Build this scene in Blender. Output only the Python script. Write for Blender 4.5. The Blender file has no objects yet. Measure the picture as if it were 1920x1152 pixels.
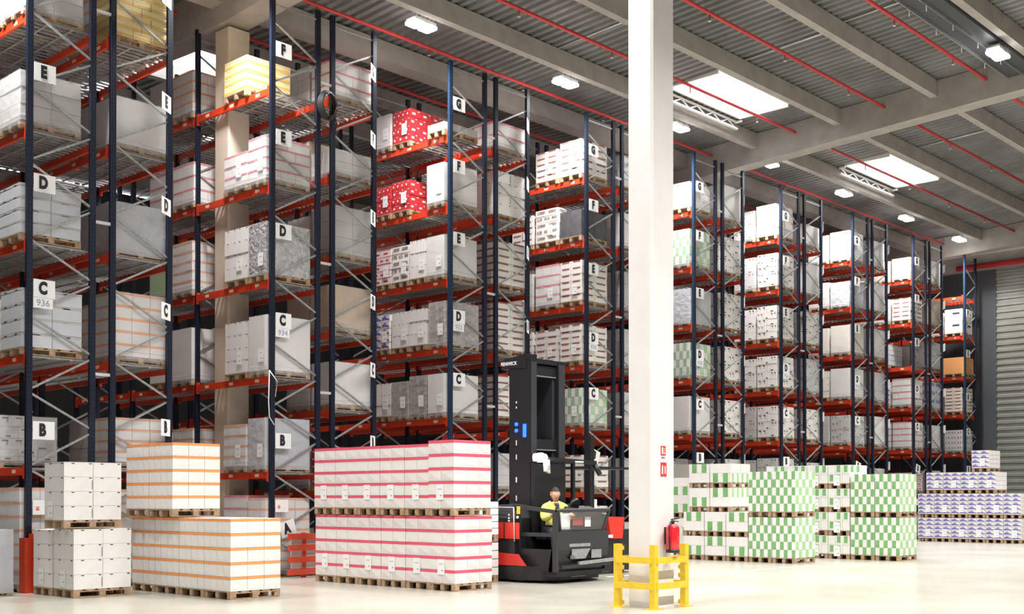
import bpy, bmesh, math, random
from mathutils import Vector, Matrix
random.seed(7)
sc = bpy.context.scene
col = sc.collection
# ------------------------------------------------------------------ camera, world, exposure
W_, H_ = 1920, 1152
F_PX, CY_PX, YAW, PITCH = 2200.28, 912.66, 43.049, 0.5552
CAM = Vector((-8.658, -18.964, 1.5575))
cd = bpy.data.cameras.new('camera'); cam = bpy.data.objects.new('camera', cd); col.objects.link(cam); sc.camera = cam
cd.sensor_width = 36; cd.lens = F_PX / W_ * 36; cd.shift_y = (CY_PX - H_ / 2) / W_; cd.clip_end = 300
y_, t_ = math.radians(YAW), math.radians(PITCH)
fw = Vector((math.cos(y_), math.sin(y_), 0)); rt = Vector((math.sin(y_), -math.cos(y_), 0)); up = Vector((0, 0, 1))
fw2 = fw * math.cos(t_) + up * math.sin(t_); up2 = up * math.cos(t_) - fw * math.sin(t_)
cam.matrix_world = Matrix.Translation(CAM) @ Matrix((rt, up2, -fw2)).transposed().to_4x4()
wd = bpy.data.worlds.new('world'); sc.world = wd; wd.use_nodes = True
bg = wd.node_tree.nodes['Background']; bg.inputs[0].default_value = (0.93, 0.96, 1.0, 1); bg.inputs[1].default_value = 7.0
sc.view_settings.view_transform = 'Standard'; sc.view_settings.look = 'None'
sc.view_settings.gamma = 1; sc.view_settings.use_curve_mapping = False
sc.view_settings.exposure = 0.16
LAMP_W = 330.0

# ------------------------------------------------------------------ materials
def mat(name, c, rough=0.6, metal=0.0, noise=0.0, nscale=8.0, bump=0.0, emit=None, estr=0, alpha=1.0, coat=0.0, c2=None, dist=0.01):
    m = bpy.data.materials.new(name); m.use_nodes = True; nt = m.node_tree; b = nt.nodes['Principled BSDF']
    b.inputs['Base Color'].default_value = (*c, 1); b.inputs['Roughness'].default_value = rough; b.inputs['Metallic'].default_value = metal
    if coat: b.inputs['Coat Weight'].default_value = coat
    if alpha < 1: b.inputs['Alpha'].default_value = alpha
    if emit: b.inputs['Emission Color'].default_value = (*emit, 1); b.inputs['Emission Strength'].default_value = estr
    if noise or bump:
        tc = nt.nodes.new('ShaderNodeTexCoord'); n = nt.nodes.new('ShaderNodeTexNoise'); n.inputs['Scale'].default_value = nscale; n.inputs['Detail'].default_value = 4
        nt.links.new(tc.outputs['Object'], n.inputs['Vector'])
        if noise:
            mx = nt.nodes.new('ShaderNodeMix'); mx.data_type = 'RGBA'
            d = c2 if c2 else tuple(x * (1 - noise) for x in c)
            mx.inputs['A'].default_value = (*c, 1); mx.inputs['B'].default_value = (*d, 1)
            mr = nt.nodes.new('ShaderNodeMapRange'); mr.inputs['From Min'].default_value = .35; mr.inputs['From Max'].default_value = .65
            nt.links.new(n.outputs['Fac'], mr.inputs['Value']); nt.links.new(mr.outputs['Result'], mx.inputs['Factor']); nt.links.new(mx.outputs['Result'], b.inputs['Base Color'])
        if bump:
            bp = nt.nodes.new('ShaderNodeBump'); bp.inputs['Strength'].default_value = bump; bp.inputs['Distance'].default_value = dist
            nt.links.new(n.outputs['Fac'], bp.inputs['Height']); nt.links.new(bp.outputs['Normal'], b.inputs['Normal'])
    return m
M = {}
def dm(n, *a, **k): M[n] = mat(n, *a, **k)
dm('navy', (.018, .026, .055), .42, .3); dm('blue_paint', (.025, .12, .25), .4, .2)
dm('galv', (.50, .51, .52), .40, .6, .25, 20); dm('galv_light', (.72, .73, .74), .45, .4)
dm('orange', (.66, .050, .014), .42, 0, .15, 6); dm('red_rail', (.62, .07, .03), .45)
dm('beamtag', (.82, .62, .5), .5)
dm('concrete', (.43, .40, .37), .85, 0, .16, 2.5, .15); dm('column_paint', (.80, .775, .765), .7, 0, .07, 1.8, .15)
dm('tan_concrete', (.62, .53, .43), .8, 0, .1, 2, .1)
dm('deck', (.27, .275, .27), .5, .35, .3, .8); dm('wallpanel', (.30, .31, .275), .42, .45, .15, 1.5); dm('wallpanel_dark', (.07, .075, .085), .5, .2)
dm('pipe_red', (.62, .045, .05), .45); dm('yellow', (.86, .60, .035), .4, 0, .12, 9); dm('black', (.02, .02, .022), .5)
dm('wood', (.47, .32, .20), .75, 0, .35, 14); dm('white', (.83, .82, .80), .5); dm('paper', (.86, .87, .88), .6)
dm('letter', (.012, .012, .016), .5); dm('numb', (.30, .33, .45), .5)
# carton colours
dm('c_white', (.80, .785, .765), .55, 0, .05, 6); dm('c_grey', (.60, .585, .57), .5, 0, .08, 5); dm('c_blueish', (.62, .64, .70), .5, 0, .08, 4)
dm('c_cream', (.80, .74, .66), .55, 0, .08, 5); dm('c_yellow', (.82, .70, .40), .5); dm('c_amber', (.80, .50, .14), .5); dm('c_orange', (.86, .34, .11), .5); dm('c_crimson', (.74, .10, .17), .5)
dm('c_blush', (.72, .66, .665), .55); dm('c_green', (.19, .44, .16), .55, 0, .2, 3); dm('c_greenpale', (.36, .60, .29), .55); dm('c_violet', (.15, .13, .45), .5)
dm('c_red', (.58, .035, .045), .5, 0, .15, 8); dm('c_kraft', (.60, .43, .28), .65, 0, .1, 3); dm('c_deepkraft', (.70, .33, .12), .6); dm('c_maroon', (.30, .12, .10), .6); dm('c_ink', (.04, .04, .05), .6)
dm('c_greybrown', (.46, .40, .36), .5, 0, .6, 9); dm('c_dark', (.10, .10, .11), .5, 0, .3, 6); dm('c_seam', (.50, .49, .48), .7)
dm('sheet', (.82, .81, .80), .4, 0, 0, 6, .4)
def film(name, a, tint, tilt=.5):
    m = mat(name, tint, .16, 0, 0, 7, tilt, dist=.05); m.node_tree.nodes['Principled BSDF'].inputs['Alpha'].default_value = a
    M[name] = m
film('film', .26, (.80, .82, .85)); film('film_thick', .55, (.66, .67, .71), .8)
dm('silver', (.72, .72, .76), .28, .45, .3, 12, .9, dist=.06)
dm('truck_black', (.014, .014, .017), .40); dm('truck_grey', (.045, .045, .052), .42, .2); dm('truck_red', (.72, .035, .022), .4)
dm('hivis', (.78, .86, .16), .7); dm('skin', (.62, .33, .24), .55); dm('hair', (.03, .022, .018), .7); dm('cloth_dark', (.03, .032, .05), .8)
dm('ext_red', (.72, .02, .03), .25, coat=.5); dm('sign_red', (.78, .05, .05), .4)
dm('lamp_on', (1, 1, 1), .5, emit=(1, .97, .95), estr=22); dm('worklight', (1, 1, 1), .5, emit=(.95, .97, 1), estr=30)
dm('blue_led', (.05, .1, .8), .5, emit=(.005, .06, 1), estr=5); dm('amber_lamp', (.8, .2, .1), .4)
m = bpy.data.materials.new('glass'); m.use_nodes = True; nt = m.node_tree; nt.nodes.clear()
o_ = nt.nodes.new('ShaderNodeOutputMaterial'); mx = nt.nodes.new('ShaderNodeMixShader'); tr = nt.nodes.new('ShaderNodeBsdfTransparent'); gl = nt.nodes.new('ShaderNodeBsdfGlossy')
mx.inputs[0].default_value = .08; gl.inputs['Roughness'].default_value = .1
nt.links.new(tr.outputs[0], mx.inputs[1]); nt.links.new(gl.outputs[0], mx.inputs[2]); nt.links.new(mx.outputs[0], o_.inputs[0]); M['glass'] = m
# polished floor: cream concrete, faint joints and scuffs
def floor_mat():
    m = bpy.data.materials.new('floor_concrete'); m.use_nodes = True; nt = m.node_tree; b = nt.nodes['Principled BSDF']
    tc = nt.nodes.new('ShaderNodeTexCoord')
    n1 = nt.nodes.new('ShaderNodeTexNoise'); n1.inputs['Scale'].default_value = .45; n1.inputs['Detail'].default_value = 6
    n2 = nt.nodes.new('ShaderNodeTexNoise'); n2.inputs['Scale'].default_value = 9; n2.inputs['Detail'].default_value = 5
    nt.links.new(tc.outputs['Object'], n1.inputs['Vector']); nt.links.new(tc.outputs['Object'], n2.inputs['Vector'])
    cr = nt.nodes.new('ShaderNodeValToRGB'); cr.color_ramp.elements[0].position = .3; cr.color_ramp.elements[1].position = .7
    cr.color_ramp.elements[0].color = (.36, .345, .28, 1); cr.color_ramp.elements[1].color = (.46, .44, .385, 1)
    nt.links.new(n1.outputs['Fac'], cr.inputs['Fac']); nt.links.new(cr.outputs['Color'], b.inputs['Base Color'])
    mr = nt.nodes.new('ShaderNodeMapRange'); mr.inputs['To Min'].default_value = .20; mr.inputs['To Max'].default_value = .27
    nt.links.new(n2.outputs['Fac'], mr.inputs['Value']); nt.links.new(mr.outputs['Result'], b.inputs['Roughness'])
    return m
M['floor'] = floor_mat()
# upright paint with punched holes (object z), so the perforation stays with the post
def perforated(name, c):
    m = mat(name, c, .42, .3); nt = m.node_tree; b = nt.nodes['Principled BSDF']
    tc = nt.nodes.new('ShaderNodeTexCoord'); sp = nt.nodes.new('ShaderNodeSeparateXYZ'); nt.links.new(tc.outputs['Object'], sp.inputs[0])
    def mth(op, a, v=None):
        n = nt.nodes.new('ShaderNodeMath'); n.operation = op; nt.links.new(a, n.inputs[0])
        if v is not None: n.inputs[1].default_value = v
        return n.outputs[0]
    z = mth('MODULO', sp.outputs['Z'], .075); a = mth('LESS_THAN', z, .034)
    ax = mth('ABSOLUTE', sp.outputs['X']); ax = mth('SUBTRACT', ax, .024); ax = mth('ABSOLUTE', ax); ax = mth('LESS_THAN', ax, .008)
    mu = nt.nodes.new('ShaderNodeMath'); mu.operation = 'MULTIPLY'; nt.links.new(a, mu.inputs[0]); nt.links.new(ax, mu.inputs[1])
    mx = nt.nodes.new('ShaderNodeMix'); mx.data_type = 'RGBA'; mx.inputs['A'].default_value = (*c, 1); mx.inputs['B'].default_value = (.002, .002, .003, 1)
    nt.links.new(mu.outputs[0], mx.inputs['Factor']); nt.links.new(mx.outputs['Result'], b.inputs['Base Color'])
    M[name] = m
perforated('upright_navy', (.012, .018, .040)); perforated('upright_blue_lit', (.014, .036, .080))  # bluer copy of the navy paints in the blue light on posts

# ------------------------------------------------------------------ mesh helpers
class MB:
    def __init__(s): s.v = []; s.f = []; s.m = []; s.names = []; s.sm = []
    def mi(s, n):
        if n not in s.names: s.names.append(n)
        return s.names.index(n)
    def poly(s, pts, n, smooth=False):
        b = len(s.v); s.v += [tuple(p) for p in pts]; s.f.append(tuple(range(b, b + len(pts)))); s.m.append(s.mi(n)); s.sm.append(smooth)
    def box(s, x0, x1, y0, y1, z0, z1, n, top=None):
        e = .0006 * (len(s.f) // 6 % 6); x0 += e; y0 += e; z0 += e * .3; x1 -= e; y1 -= e; z1 -= e * .7   # keeps faces of touching boxes from coinciding
        b = len(s.v); s.v += [(x, y, z) for z in (z0, z1) for (x, y) in ((x0, y0), (x1, y0), (x1, y1), (x0, y1))]
        for f in ((3, 2, 1, 0), (4, 5, 6, 7), (0, 1, 5, 4), (1, 2, 6, 5), (2, 3, 7, 6), (3, 0, 4, 7)):
            s.f.append(tuple(b + i for i in f)); s.m.append(s.mi(top if (top and f == (4, 5, 6, 7)) else n)); s.sm.append(False)
    def bbox(s, x0, x1, y0, y1, z0, z1, r, n):   # box with rounded vertical edges
        pts = []
        for cx, cy, a0 in ((x1 - r, y1 - r, 0), (x0 + r, y1 - r, 90), (x0 + r, y0 + r, 180), (x1 - r, y0 + r, 270)):
            for k in range(4):
                a = math.radians(a0 + k * 30); pts.append((cx + r * math.cos(a), cy + r * math.sin(a)))
        s.prism(pts, z0, z1, n)
    def prism(s, pts, z0, z1, n):
        b = len(s.v); k = len(pts); s.v += [(x, y, z0) for x, y in pts] + [(x, y, z1) for x, y in pts]; mi = s.mi(n)
        s.f.append(tuple(range(b + k - 1, b - 1, -1))); s.f.append(tuple(range(b + k, b + 2 * k))); s.m += [mi, mi]; s.sm += [False, False]
        for i in range(k):
            j = (i + 1) % k; s.f.append((b + i, b + j, b + k + j, b + k + i)); s.m.append(mi); s.sm.append(False)
    def hull(s, bot, topp, n):   # two matching loops of 3D points
        b = len(s.v); k = len(bot); s.v += [tuple(p) for p in bot] + [tuple(p) for p in topp]; mi = s.mi(n)
        s.f.append(tuple(range(b + k - 1, b - 1, -1))); s.f.append(tuple(range(b + k, b + 2 * k))); s.m += [mi, mi]; s.sm += [False, False]
        for i in range(k):
            j = (i + 1) % k; s.f.append((b + i, b + j, b + k + j, b + k + i)); s.m.append(mi); s.sm.append(False)
    def bar(s, p, q, w, h, n):   # rectangular bar from p to q
        p = Vector(p); q = Vector(q); d = (q - p).normalized(); u = Vector((0, 0, 1)) if abs(d.z) < .95 else Vector((0, 1, 0))
        a = d.cross(u).normalized() * w / 2; c = d.cross(a).normalized() * h / 2
        s.hull([p + a + c, p - a + c, p - a - c, p + a - c], [q + a + c, q - a + c, q - a - c, q + a - c], n)
    def tube(s, pts, r, n, seg=10, cap=True):
        pts = [Vector(p) for p in pts]; rs = r if isinstance(r, (list, tuple)) else [r] * len(pts); rings = []; mi = s.mi(n); ref = None
        for i, p in enumerate(pts):
            d = (pts[min(i + 1, len(pts) - 1)] - pts[max(i - 1, 0)]).normalized()
            if ref is None: ref = Vector((0, 0, 1)) if abs(d.z) < .9 else Vector((1, 0, 0))
            a = d.cross(ref).normalized(); c = d.cross(a).normalized(); ref = -c if False else ref
            b = len(s.v); rings.append(b)
            for k in range(seg):
                t = 2 * math.pi * k / seg; s.v.append(tuple(p + (a * math.cos(t) + c * math.sin(t)) * rs[i]))
        for i in range(len(rings) - 1):
            for k in range(seg):
                j = (k + 1) % seg; s.f.append((rings[i] + k, rings[i] + j, rings[i + 1] + j, rings[i + 1] + k)); s.m.append(mi); s.sm.append(True)
        if cap:
            s.f.append(tuple(rings[0] + k for k in range(seg))); s.f.append(tuple(rings[-1] + k for k in reversed(range(seg)))); s.m += [mi, mi]; s.sm += [False, False]
    def mesh(s, name):
        me = bpy.data.meshes.new(name); me.from_pydata(s.v, [], s.f)
        for n in s.names: me.materials.append(M[n])
        me.polygons.foreach_set('material_index', s.m); me.polygons.foreach_set('use_smooth', s.sm); me.update()
        bm = bmesh.new(); bm.from_mesh(me); bmesh.ops.recalc_face_normals(bm, faces=bm.faces); bm.to_mesh(me); bm.free()
        return me
def link(name, me, parent=None, loc=(0, 0, 0), rz=0, rx=0, ry=0):
    o = bpy.data.objects.new(name, me); col.objects.link(o); o.location = loc; o.rotation_euler = (rx, ry, rz)
    if parent: o.parent = parent
    return o
def tag(o, label, cat, group=None):
    o['label'] = label; o['category'] = cat
    if group: o['group'] = group
    return o
def struct(name, mb):
    o = link(name, mb.mesh(name)); o['kind'] = 'structure'; return o
_txt = {}
def text_mesh(s, size, m, bold=0.0, sx=1.0):
    k = (s, size, m, bold, sx)
    if k in _txt: return _txt[k]
    cu = bpy.data.curves.new('lettering', 'FONT'); cu.body = s; cu.size = size; cu.extrude = .002; cu.offset = bold; cu.align_x = 'CENTER'; cu.align_y = 'CENTER'; cu.resolution_u = 3
    o = bpy.data.objects.new('tmp', cu); col.objects.link(o); bpy.context.view_layer.update()
    me = bpy.data.meshes.new_from_object(o.evaluated_get(bpy.context.evaluated_depsgraph_get())); bpy.data.objects.remove(o)
    if sx != 1: me.transform(Matrix.Diagonal((sx, 1, 1, 1)))
    me.materials.clear(); me.materials.append(M[m]); _txt[k] = me; return me

# ------------------------------------------------------------------ structure
P = 4.806; D = 1.1; G = .371
GB = lambda Y: 11.30 + .045 * abs(1.9 - Y)       # underside of the roof girders
DK = lambda Y: GB(Y) + .86                        # deck
mb = MB(); mb.box(-30, 42, -45, 30, -.3, 0, 'floor'); struct('floor', mb)
HOLES = [(16.5, 19.9, -2.62, -1.12), (26.3, 29.95, -2.55, -1.08), (4.3, 8.2, 5.6, 7.4), (8.0, 11.6, -13.6, -11.8), (-5, -1.4, -7.9, -6.2), (16.75, 20.15, -13.6, -11.8), (-2, 2, -22, -20)]
def deck():
    mb = MB(); pitch = .26
    ycuts = sorted({-34, 22, 1.9} | {h[2] for h in HOLES} | {h[3] for h in HOLES})
    for y0, y1 in zip(ycuts, ycuts[1:]):
        x = -14
        while x < 41:
            ym = (y0 + y1) / 2
            if not any(h[0] - .1 <= x <= h[1] - .05 and h[2] <= ym <= h[3] for h in HOLES):
                prof = [(0, 0), (.11, 0), (.14, .06), (.23, .06), (.26, 0)]
                for (a, za), (b, zb) in zip(prof, prof[1:]):
                    mb.poly([(x + a, y0, DK(y0) + za), (x + b, y0, DK(y0) + zb), (x + b, y1, DK(y1) + zb), (x + a, y1, DK(y1) + za)], 'deck')
            x += pitch
    for y0, y1 in ((-34, 1.9), (1.9, 22)):   # insulation above the sheet, with the same openings
        pass
    return mb
ceil = struct('ceiling', deck())
# roofing slabs above the sheeting so that no sky leaks between the ribs
mb = MB()
ys = sorted({-34, 22, 1.9} | {h[2] - .04 for h in HOLES} | {h[3] + .04 for h in HOLES})
for y0, y1 in zip(ys, ys[1:]):
    ym = (y0 + y1) / 2; xs = [-14]
    for h in sorted(h for h in HOLES if h[2] - .04 <= ym <= h[3] + .04): xs += [h[0], h[1]]
    xs.append(41)
    for a, b in zip(xs[::2], xs[1::2]):
        a += .04 * (a > -14); b -= .04 * (b < 41)
        mb.hull([(a, y0, DK(y0) + .08), (b, y0, DK(y0) + .08), (b, y1, DK(y1) + .08), (a, y1, DK(y1) + .08)], [(a, y0, DK(y0) + .28), (b, y0, DK(y0) + .28), (b, y1, DK(y1) + .28), (a, y1, DK(y1) + .28)], 'deck')
struct('ceiling_slab', mb)
for i, h in enumerate(HOLES):
    mb = MB(); t = .06
    for (a, b, c, d) in ((h[0] - t, h[0], h[2], h[3]), (h[1], h[1] + t, h[2], h[3]), (h[0] - t, h[1] + t, h[2] - t, h[2]), (h[0] - t, h[1] + t, h[3], h[3] + t)):
        z = min(DK(c), DK(d)) - .02; mb.box(a, b, c, d, z, z + .5, 'white')
    for k in range(1, 3):
        x = h[0] + (h[1] - h[0]) * k / 3; mb.box(x - .02, x + .02, h[2], h[3], DK(h[2]) + .25, DK(h[2]) + .29, 'white')
    z = DK(h[3]) - .16   # opening gear: latticed rail along the far edge
    mb.box(h[0] - .1, h[1] + .1, h[3] + .14, h[3] + .22, z - .12, z - .07, 'white'); mb.box(h[0] - .1, h[1] + .1, h[3] + .14, h[3] + .22, z + .08, z + .11, 'white'); mb.box(h[0] - .1, h[0] - .04, h[3], h[3] + .22, z + .06, z + .12, 'white'); mb.box(h[1] + .04, h[1] + .1, h[3], h[3] + .22, z + .06, z + .12, 'white')
    n = 9
    for k in range(n):
        xa = h[0] + (h[1] - h[0]) * k / n; xb = h[0] + (h[1] - h[0]) * (k + 1) / n
        mb.bar((xa, h[3] + .18, z - .08 if k % 2 else z + .08), (xb, h[3] + .18, z + .08 if k % 2 else z - .08), .03, .03, 'galv_light')
    w = struct('window_%d' % (i + 1), mb)
    g = MB(); g.box(h[0] - t, h[1] + t, h[2] - t, h[3] + t, DK(h[2]) + .44, DK(h[2]) + .45, 'glass'); link('pane', g.mesh('pane'), w)
# girders (along Y) and column-line beams (along X)
def gird(x0, x1, ys, n):
    mb = MB()
    for a, b in zip(ys, ys[1:]):
        for (xa, xb, lo, hi) in ((x0, x1, 0, .84),):
            mb.hull([(xa, a, GB(a) + lo), (xb, a, GB(a) + lo), (xb, b, GB(b) + lo), (xa, b, GB(b) + lo)], [(xa, a, GB(a) + hi), (xb, a, GB(a) + hi), (xb, b, GB(b) + hi), (xa, b, GB(b) + hi)], 'concrete')
    struct('trim_%d' % n, mb)
gird(4.80, 5.40, [-34, 1.9, 22], 1); gird(21.35, 21.88, [-34, 1.9, 22], 2); gird(38.3, 38.8, [-34, 1.9, 22], 3); gird(-12.2, -11.7, [-34, 1.9, 22], 4)
tn = 5
PUR = [-31, -28.2, -25.4, -22.6, -19.8, -17.0, -14.2, -11.4, -8.75, -6.0, -3.25, -.58, 4.6, 7.4, 10.2, 13.0, 16, 19]
for Y in PUR:
    mb = MB(); z = GB(Y) + .42; w = .20
    for x0, x1 in ((-14, -12.2), (-11.7, 4.8), (5.4, 21.35), (21.88, 38.3), (38.8, 40.4)):
        mb.box(x0, x1, Y - w, Y, z, z + .43, 'concrete')
    struct('trim_%d' % tn, mb); tn += 1
mb = MB()
for x0, x1 in ((-14, -12.2), (-11.7, 4.8), (5.4, 21.35), (21.88, 38.3), (38.8, 40.4)): mb.box(x0, x1, 1.66, 2.14, 11.70, 12.14, 'concrete')
struct('trim_%d' % tn, mb); tn += 1
# end wall: ribbed sheet, darker bands, concrete head beam, white strip painting its lit edge
mb = MB()
mb.box(40.42, 40.7, -34, 22, 0, 12.9, 'wallpanel')
y0 = -34
z = .0
while z < 11.0:
    for (a, za), (b, zb) in zip(((0, 0), (-.05, .02), (-.05, .12), (0, .15)), ((-.05, .02), (-.05, .12), (0, .15), (0, .27))):
        mb.poly([(40.41 + a, -34, z + za), (40.41 + b, -34, z + zb), (40.41 + b, -.55, z + zb), (40.41 + a, -.55, z + za)], 'wallpanel')
    z += .27
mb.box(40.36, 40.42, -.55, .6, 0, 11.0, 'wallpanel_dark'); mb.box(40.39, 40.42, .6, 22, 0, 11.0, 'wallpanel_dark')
struct('wall_right', mb)
mb = MB(); mb.box(40.0, 40.42, -34, 22, 11.05, 12.5, 'concrete'); struct('trim_%d' % tn, mb); tn += 1
mb = MB(); mb.box(39.82, 40.0, -34, .7, 11.62, 11.72, 'white'); struct('trim_%d' % tn, mb); tn += 1  # white strip paints the light along the concrete edge
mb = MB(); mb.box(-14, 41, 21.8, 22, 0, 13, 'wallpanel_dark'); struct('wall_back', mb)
mb = MB(); mb.box(-14.2, 42, -34.3, -34, 0, 14, 'wallpanel'); struct('wall_front', mb)
mb = MB(); mb.box(-14.2, -14, -34, 22, 0, 14, 'wallpanel'); struct('wall_left', mb)
mb = MB(); mb.box(9.5, 12.2, -4.62, -4.52, .001, .004, 'white'); mb.box(9.0, 16.0, -5.6, -5.5, .001, .004, 'c_cream'); 
tag(link('floor_marking', mb.mesh('floor_marking')), 'white painted line on the floor beside the trucks', 'floor marking')

# front column, hidden column bases inside the racks
def column(x0, x1, y0, y1, m, ztop):
    mb = MB(); c = .035
    pts = [(x0 + c, y0), (x1 - c, y0), (x1, y0 + c), (x1, y1 - c), (x1 - c, y1), (x0 + c, y1), (x0, y1 - c), (x0, y0 + c)]
    mb.prism(pts, 0, ztop, m); return mb
o = link('concrete_column', column(4.75, 5.30, -9.14, -8.70, 'column_paint', GB(-9) + .02).mesh('concrete_column'), None)
tag(o, 'tall pale concrete column standing inside the yellow guard in the foreground', 'column')
o = link('concrete_column', column(4.90, 5.42, 1.64, 2.17, 'tan_concrete', 11.24).mesh('concrete_column'), None)
tag(o, 'beige concrete column rising through the rack signed 934', 'column')

# sprinkler pipes (with drops)
def pipe(Y, z, x0=-14, x1=39.9, lab=''):
    mb = MB(); mb.tube([(x0, Y, z), (x1, Y, z)], .042, 'pipe_red', 8)
    r = link('sprinkler_pipe', mb.mesh('sprinkler_pipe')); tag(r, lab, 'pipe', 'red sprinkler pipes under the roof')
    x = x0 + 1.3; hb = MB()
    while x < x1:
        d = MB(); d.tube([(0, 0, 0), (0, 0, -.13)], .015, 'pipe_red', 6); d.tube([(0, 0, -.13), (0, 0, -.145)], .035, 'galv_light', 8)
        if x > 1 and x < 36: link('sprinkler_head', pipe.__dict__.setdefault('hd', d.mesh('sprinkler_head')), r, (x, Y, z - .04))
        x += 3.2
    return r
pipe(.80, 11.92, lab='red sprinkler pipe running just above the rack fronts behind the lamps')
pipe(-2.02, 12.02, lab='red sprinkler pipe crossing under the two roof windows')
pipe(-4.72, 12.13, lab='red sprinkler pipe between the second and third purlins from the racks')
pipe(-7.45, 12.22, lab='red sprinkler pipe nearest the dark cable tray, top right')
pipe(3.50, 11.98, lab='dark red sprinkler pipe deep above the racks behind the column beam')
mb = MB(); mb.tube([(39.88, .9, 11.12), (39.88, -34, 11.12)], .11, 'pipe_red', 12)
tag(link('sprinkler_main', mb.mesh('sprinkler_main')), 'thick red pipe running along the top of the ribbed end wall', 'pipe')
# cable tray top right
mb = MB()
for yy in (-8.05, -8.42):
    mb.box(6, 21.3, yy - .30, yy, 12.12, 12.17, 'wallpanel_dark'); mb.box(6, 21.3, yy - .31, yy - .29, 12.12, 12.27, 'wallpanel_dark'); mb.box(6, 21.3, yy - .01, yy + .01, 12.05, 12.2, 'galv')
t = link('cable_tray', mb.mesh('cable_tray')); tag(t, 'dark double cable tray hanging under the roof at top right', 'cable tray')
hk = MB(); hk.tube([(0, 0, 0), (0, .0, -.10), (.05, .02, -.16)], .012, 'galv_light', 6)
hm = hk.mesh('hook')
for x in (14.2, 15.6, 17.0, 18.4, 19.8): link('hook', hm, t, (x, -8.02, 12.12)); link('hook', hm, t, (x, -8.4, 12.12))

for x, y0, y1, w in ((12.4, -3.2, -.6, 'left of the pale column'), (16.37, -6.0, -3.3, 'between the roof window and the third purlin'), (16.15, -8.7, -6.1, 'beside the red pipe at top right'), (26.3, -5.9, -3.3, 'above the second roof window')):
    mb = MB(); mb.tube([(x, y0, DK(y0) - .03), (x, y1, DK(y1) - .03)], .022, 'galv_light', 8); mb.box(x - .06, x + .06, y0 + .05, y0 + .25, DK(y0) - .09, DK(y0) - .01, 'galv')
    tag(link('cable_conduit', mb.mesh('cable_conduit')), 'pale cable conduit under the roof sheet, ' + w, 'conduit', 'cable conduits')
# ------------------------------------------------------------------ lamps
hb = MB(); hb.box(-.30, .30, -.16, .16, .05, .13, 'galv_light')
for k in range(5): hb.box(-.26 + k * .12, -.22 + k * .12, -.14, .14, .13, .19, 'galv_light')
mh = hb.mesh('housing'); pb = MB(); pb.bbox(-.16, .16, -.17, .17, 0, .05, .05, 'lamp_on'); mp = pb.mesh('diffuser')
def lamp(x, y, z, lab, grp, power=1.0):
    r = bpy.data.objects.new('high_bay_lamp', None); col.objects.link(r); r.location = (x, y, z); tag(r, lab, 'lamp', grp)
    link('housing', mh, r); link('diffuser', mp, r, (-.18, .0, 0)); link('diffuser', mp, r, (.18, .0, 0)); sb = MB(); sb.tube([(0, 0, .13), (0, 0, DK(y) - z + .03)], .008, 'galv_light', 6); link('hanger', sb.mesh('hanger'), r)
    ld = bpy.data.lights.new('lamp_light', 'AREA'); ld.shape = 'RECTANGLE'; ld.size = .7; ld.size_y = .35; ld.energy = LAMP_W * power; ld.color = (1, .975, .95); ld.spread = math.radians(128)
    lo = bpy.data.objects.new('lamp_light', ld); col.objects.link(lo); lo.parent = r; lo.location = (0, 0, -.02)
ORD = ['first', 'second', 'third', 'fourth', 'fifth', 'sixth', 'seventh', 'eighth', 'ninth']
g1 = 'lamps in a line above the rack fronts'
lamp(3.69, -.25, 11.55, 'lit lamp above the picture beside the rack signed 934', g1)
lamp(-1.12, -.25, 11.6, 'lamp above the left end of the rack fronts outside the picture', g1, 1.2)
for k in range(1, 8):
    lamp(3.69 + P * k, -.25, 11.75, 'lit white lamp under the roof, %s from the left of the row above the racks' % ORD[k - 1], g1)
for k, x in enumerate((-11, -6, -1.1, 3.69, 8.5, 13.9, 18.95, 23.5, 28.3, 33)):
    lamp(x, -8.65, 11.85, {6: 'lit lamp at top right beside the dark cable tray', 5: 'lit lamp at the top edge left of the red pipe at right'}.get(k, 'lamp of the loading zone row outside the picture'), 'lamps in a line above the loading zone', .8 if x < 0 else 1.15)
for x in (-1.1, 3.7, 8.5, 18.1, 27.7): lamp(x, -16.8, 12.1, 'lamp of the rear row outside the picture', 'lamps in the rear row', 2.2)
for x in (3.69, 8.5, 13.3, 22.9): lamp(x, 8.5, 11.2, 'lamp hanging deep in the aisle between racks', 'lamps deep between the racks', .35)

# ------------------------------------------------------------------ racks
LA = [2.06, 3.92, 5.80, 7.66, 9.55]; LB = [1.70, 3.35, 4.93, 6.47, 8.12, 9.72]
def levels(k, half): return LA if (k == 0 or (k == 1 and half == 0)) else LB
SIGN = ['936', '934', '932', '930', '928', '926', '924', '922', '']
BAY = 2.65
def upr(m):
    mb = MB(); mb.box(-.05, .05, -.035, .035, 0, 11.4, m); mb.box(-.07, .07, -.06, .06, 0, .012, 'galv'); return mb.mesh('upright')
MU = {'n': upr('upright_navy'), 'b': upr('upright_blue_lit')}
_beam = {}
def beam_mesh(side, tags):
    key = (side, tags)
    if key not in _beam:
        mb = MB(); x = .045 * side
        xa, xb = sorted((x, x + .05 * side)); mb.box(xa, xb, .035, BAY - .035, -.13, 0, 'orange')
        mb.box(xa - .004, xb + .004, .033, .10, -.19, .05, 'orange'); mb.box(xa - .004, xb + .004, BAY - .10, BAY - .033, -.19, .05, 'orange')
        xs = xa - .002 if side < 0 else xb + .002
        for y in (.42, 1.32, 2.2):
            mb.poly([(xs, y - .07, -.035), (xs, y + .07, -.035), (xs, y + .07, -.095), (xs, y - .07, -.095)], 'beamtag')
        _beam[key] = mb.mesh('shelf_beam')
    return _beam[key]
gm = MB()
for i in range(17):
    y = .10 + i * (BAY - .2) / 16; gm.box(-.02, D + .02, y - .018, y + .018, -.035, -.006, 'galv')
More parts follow.
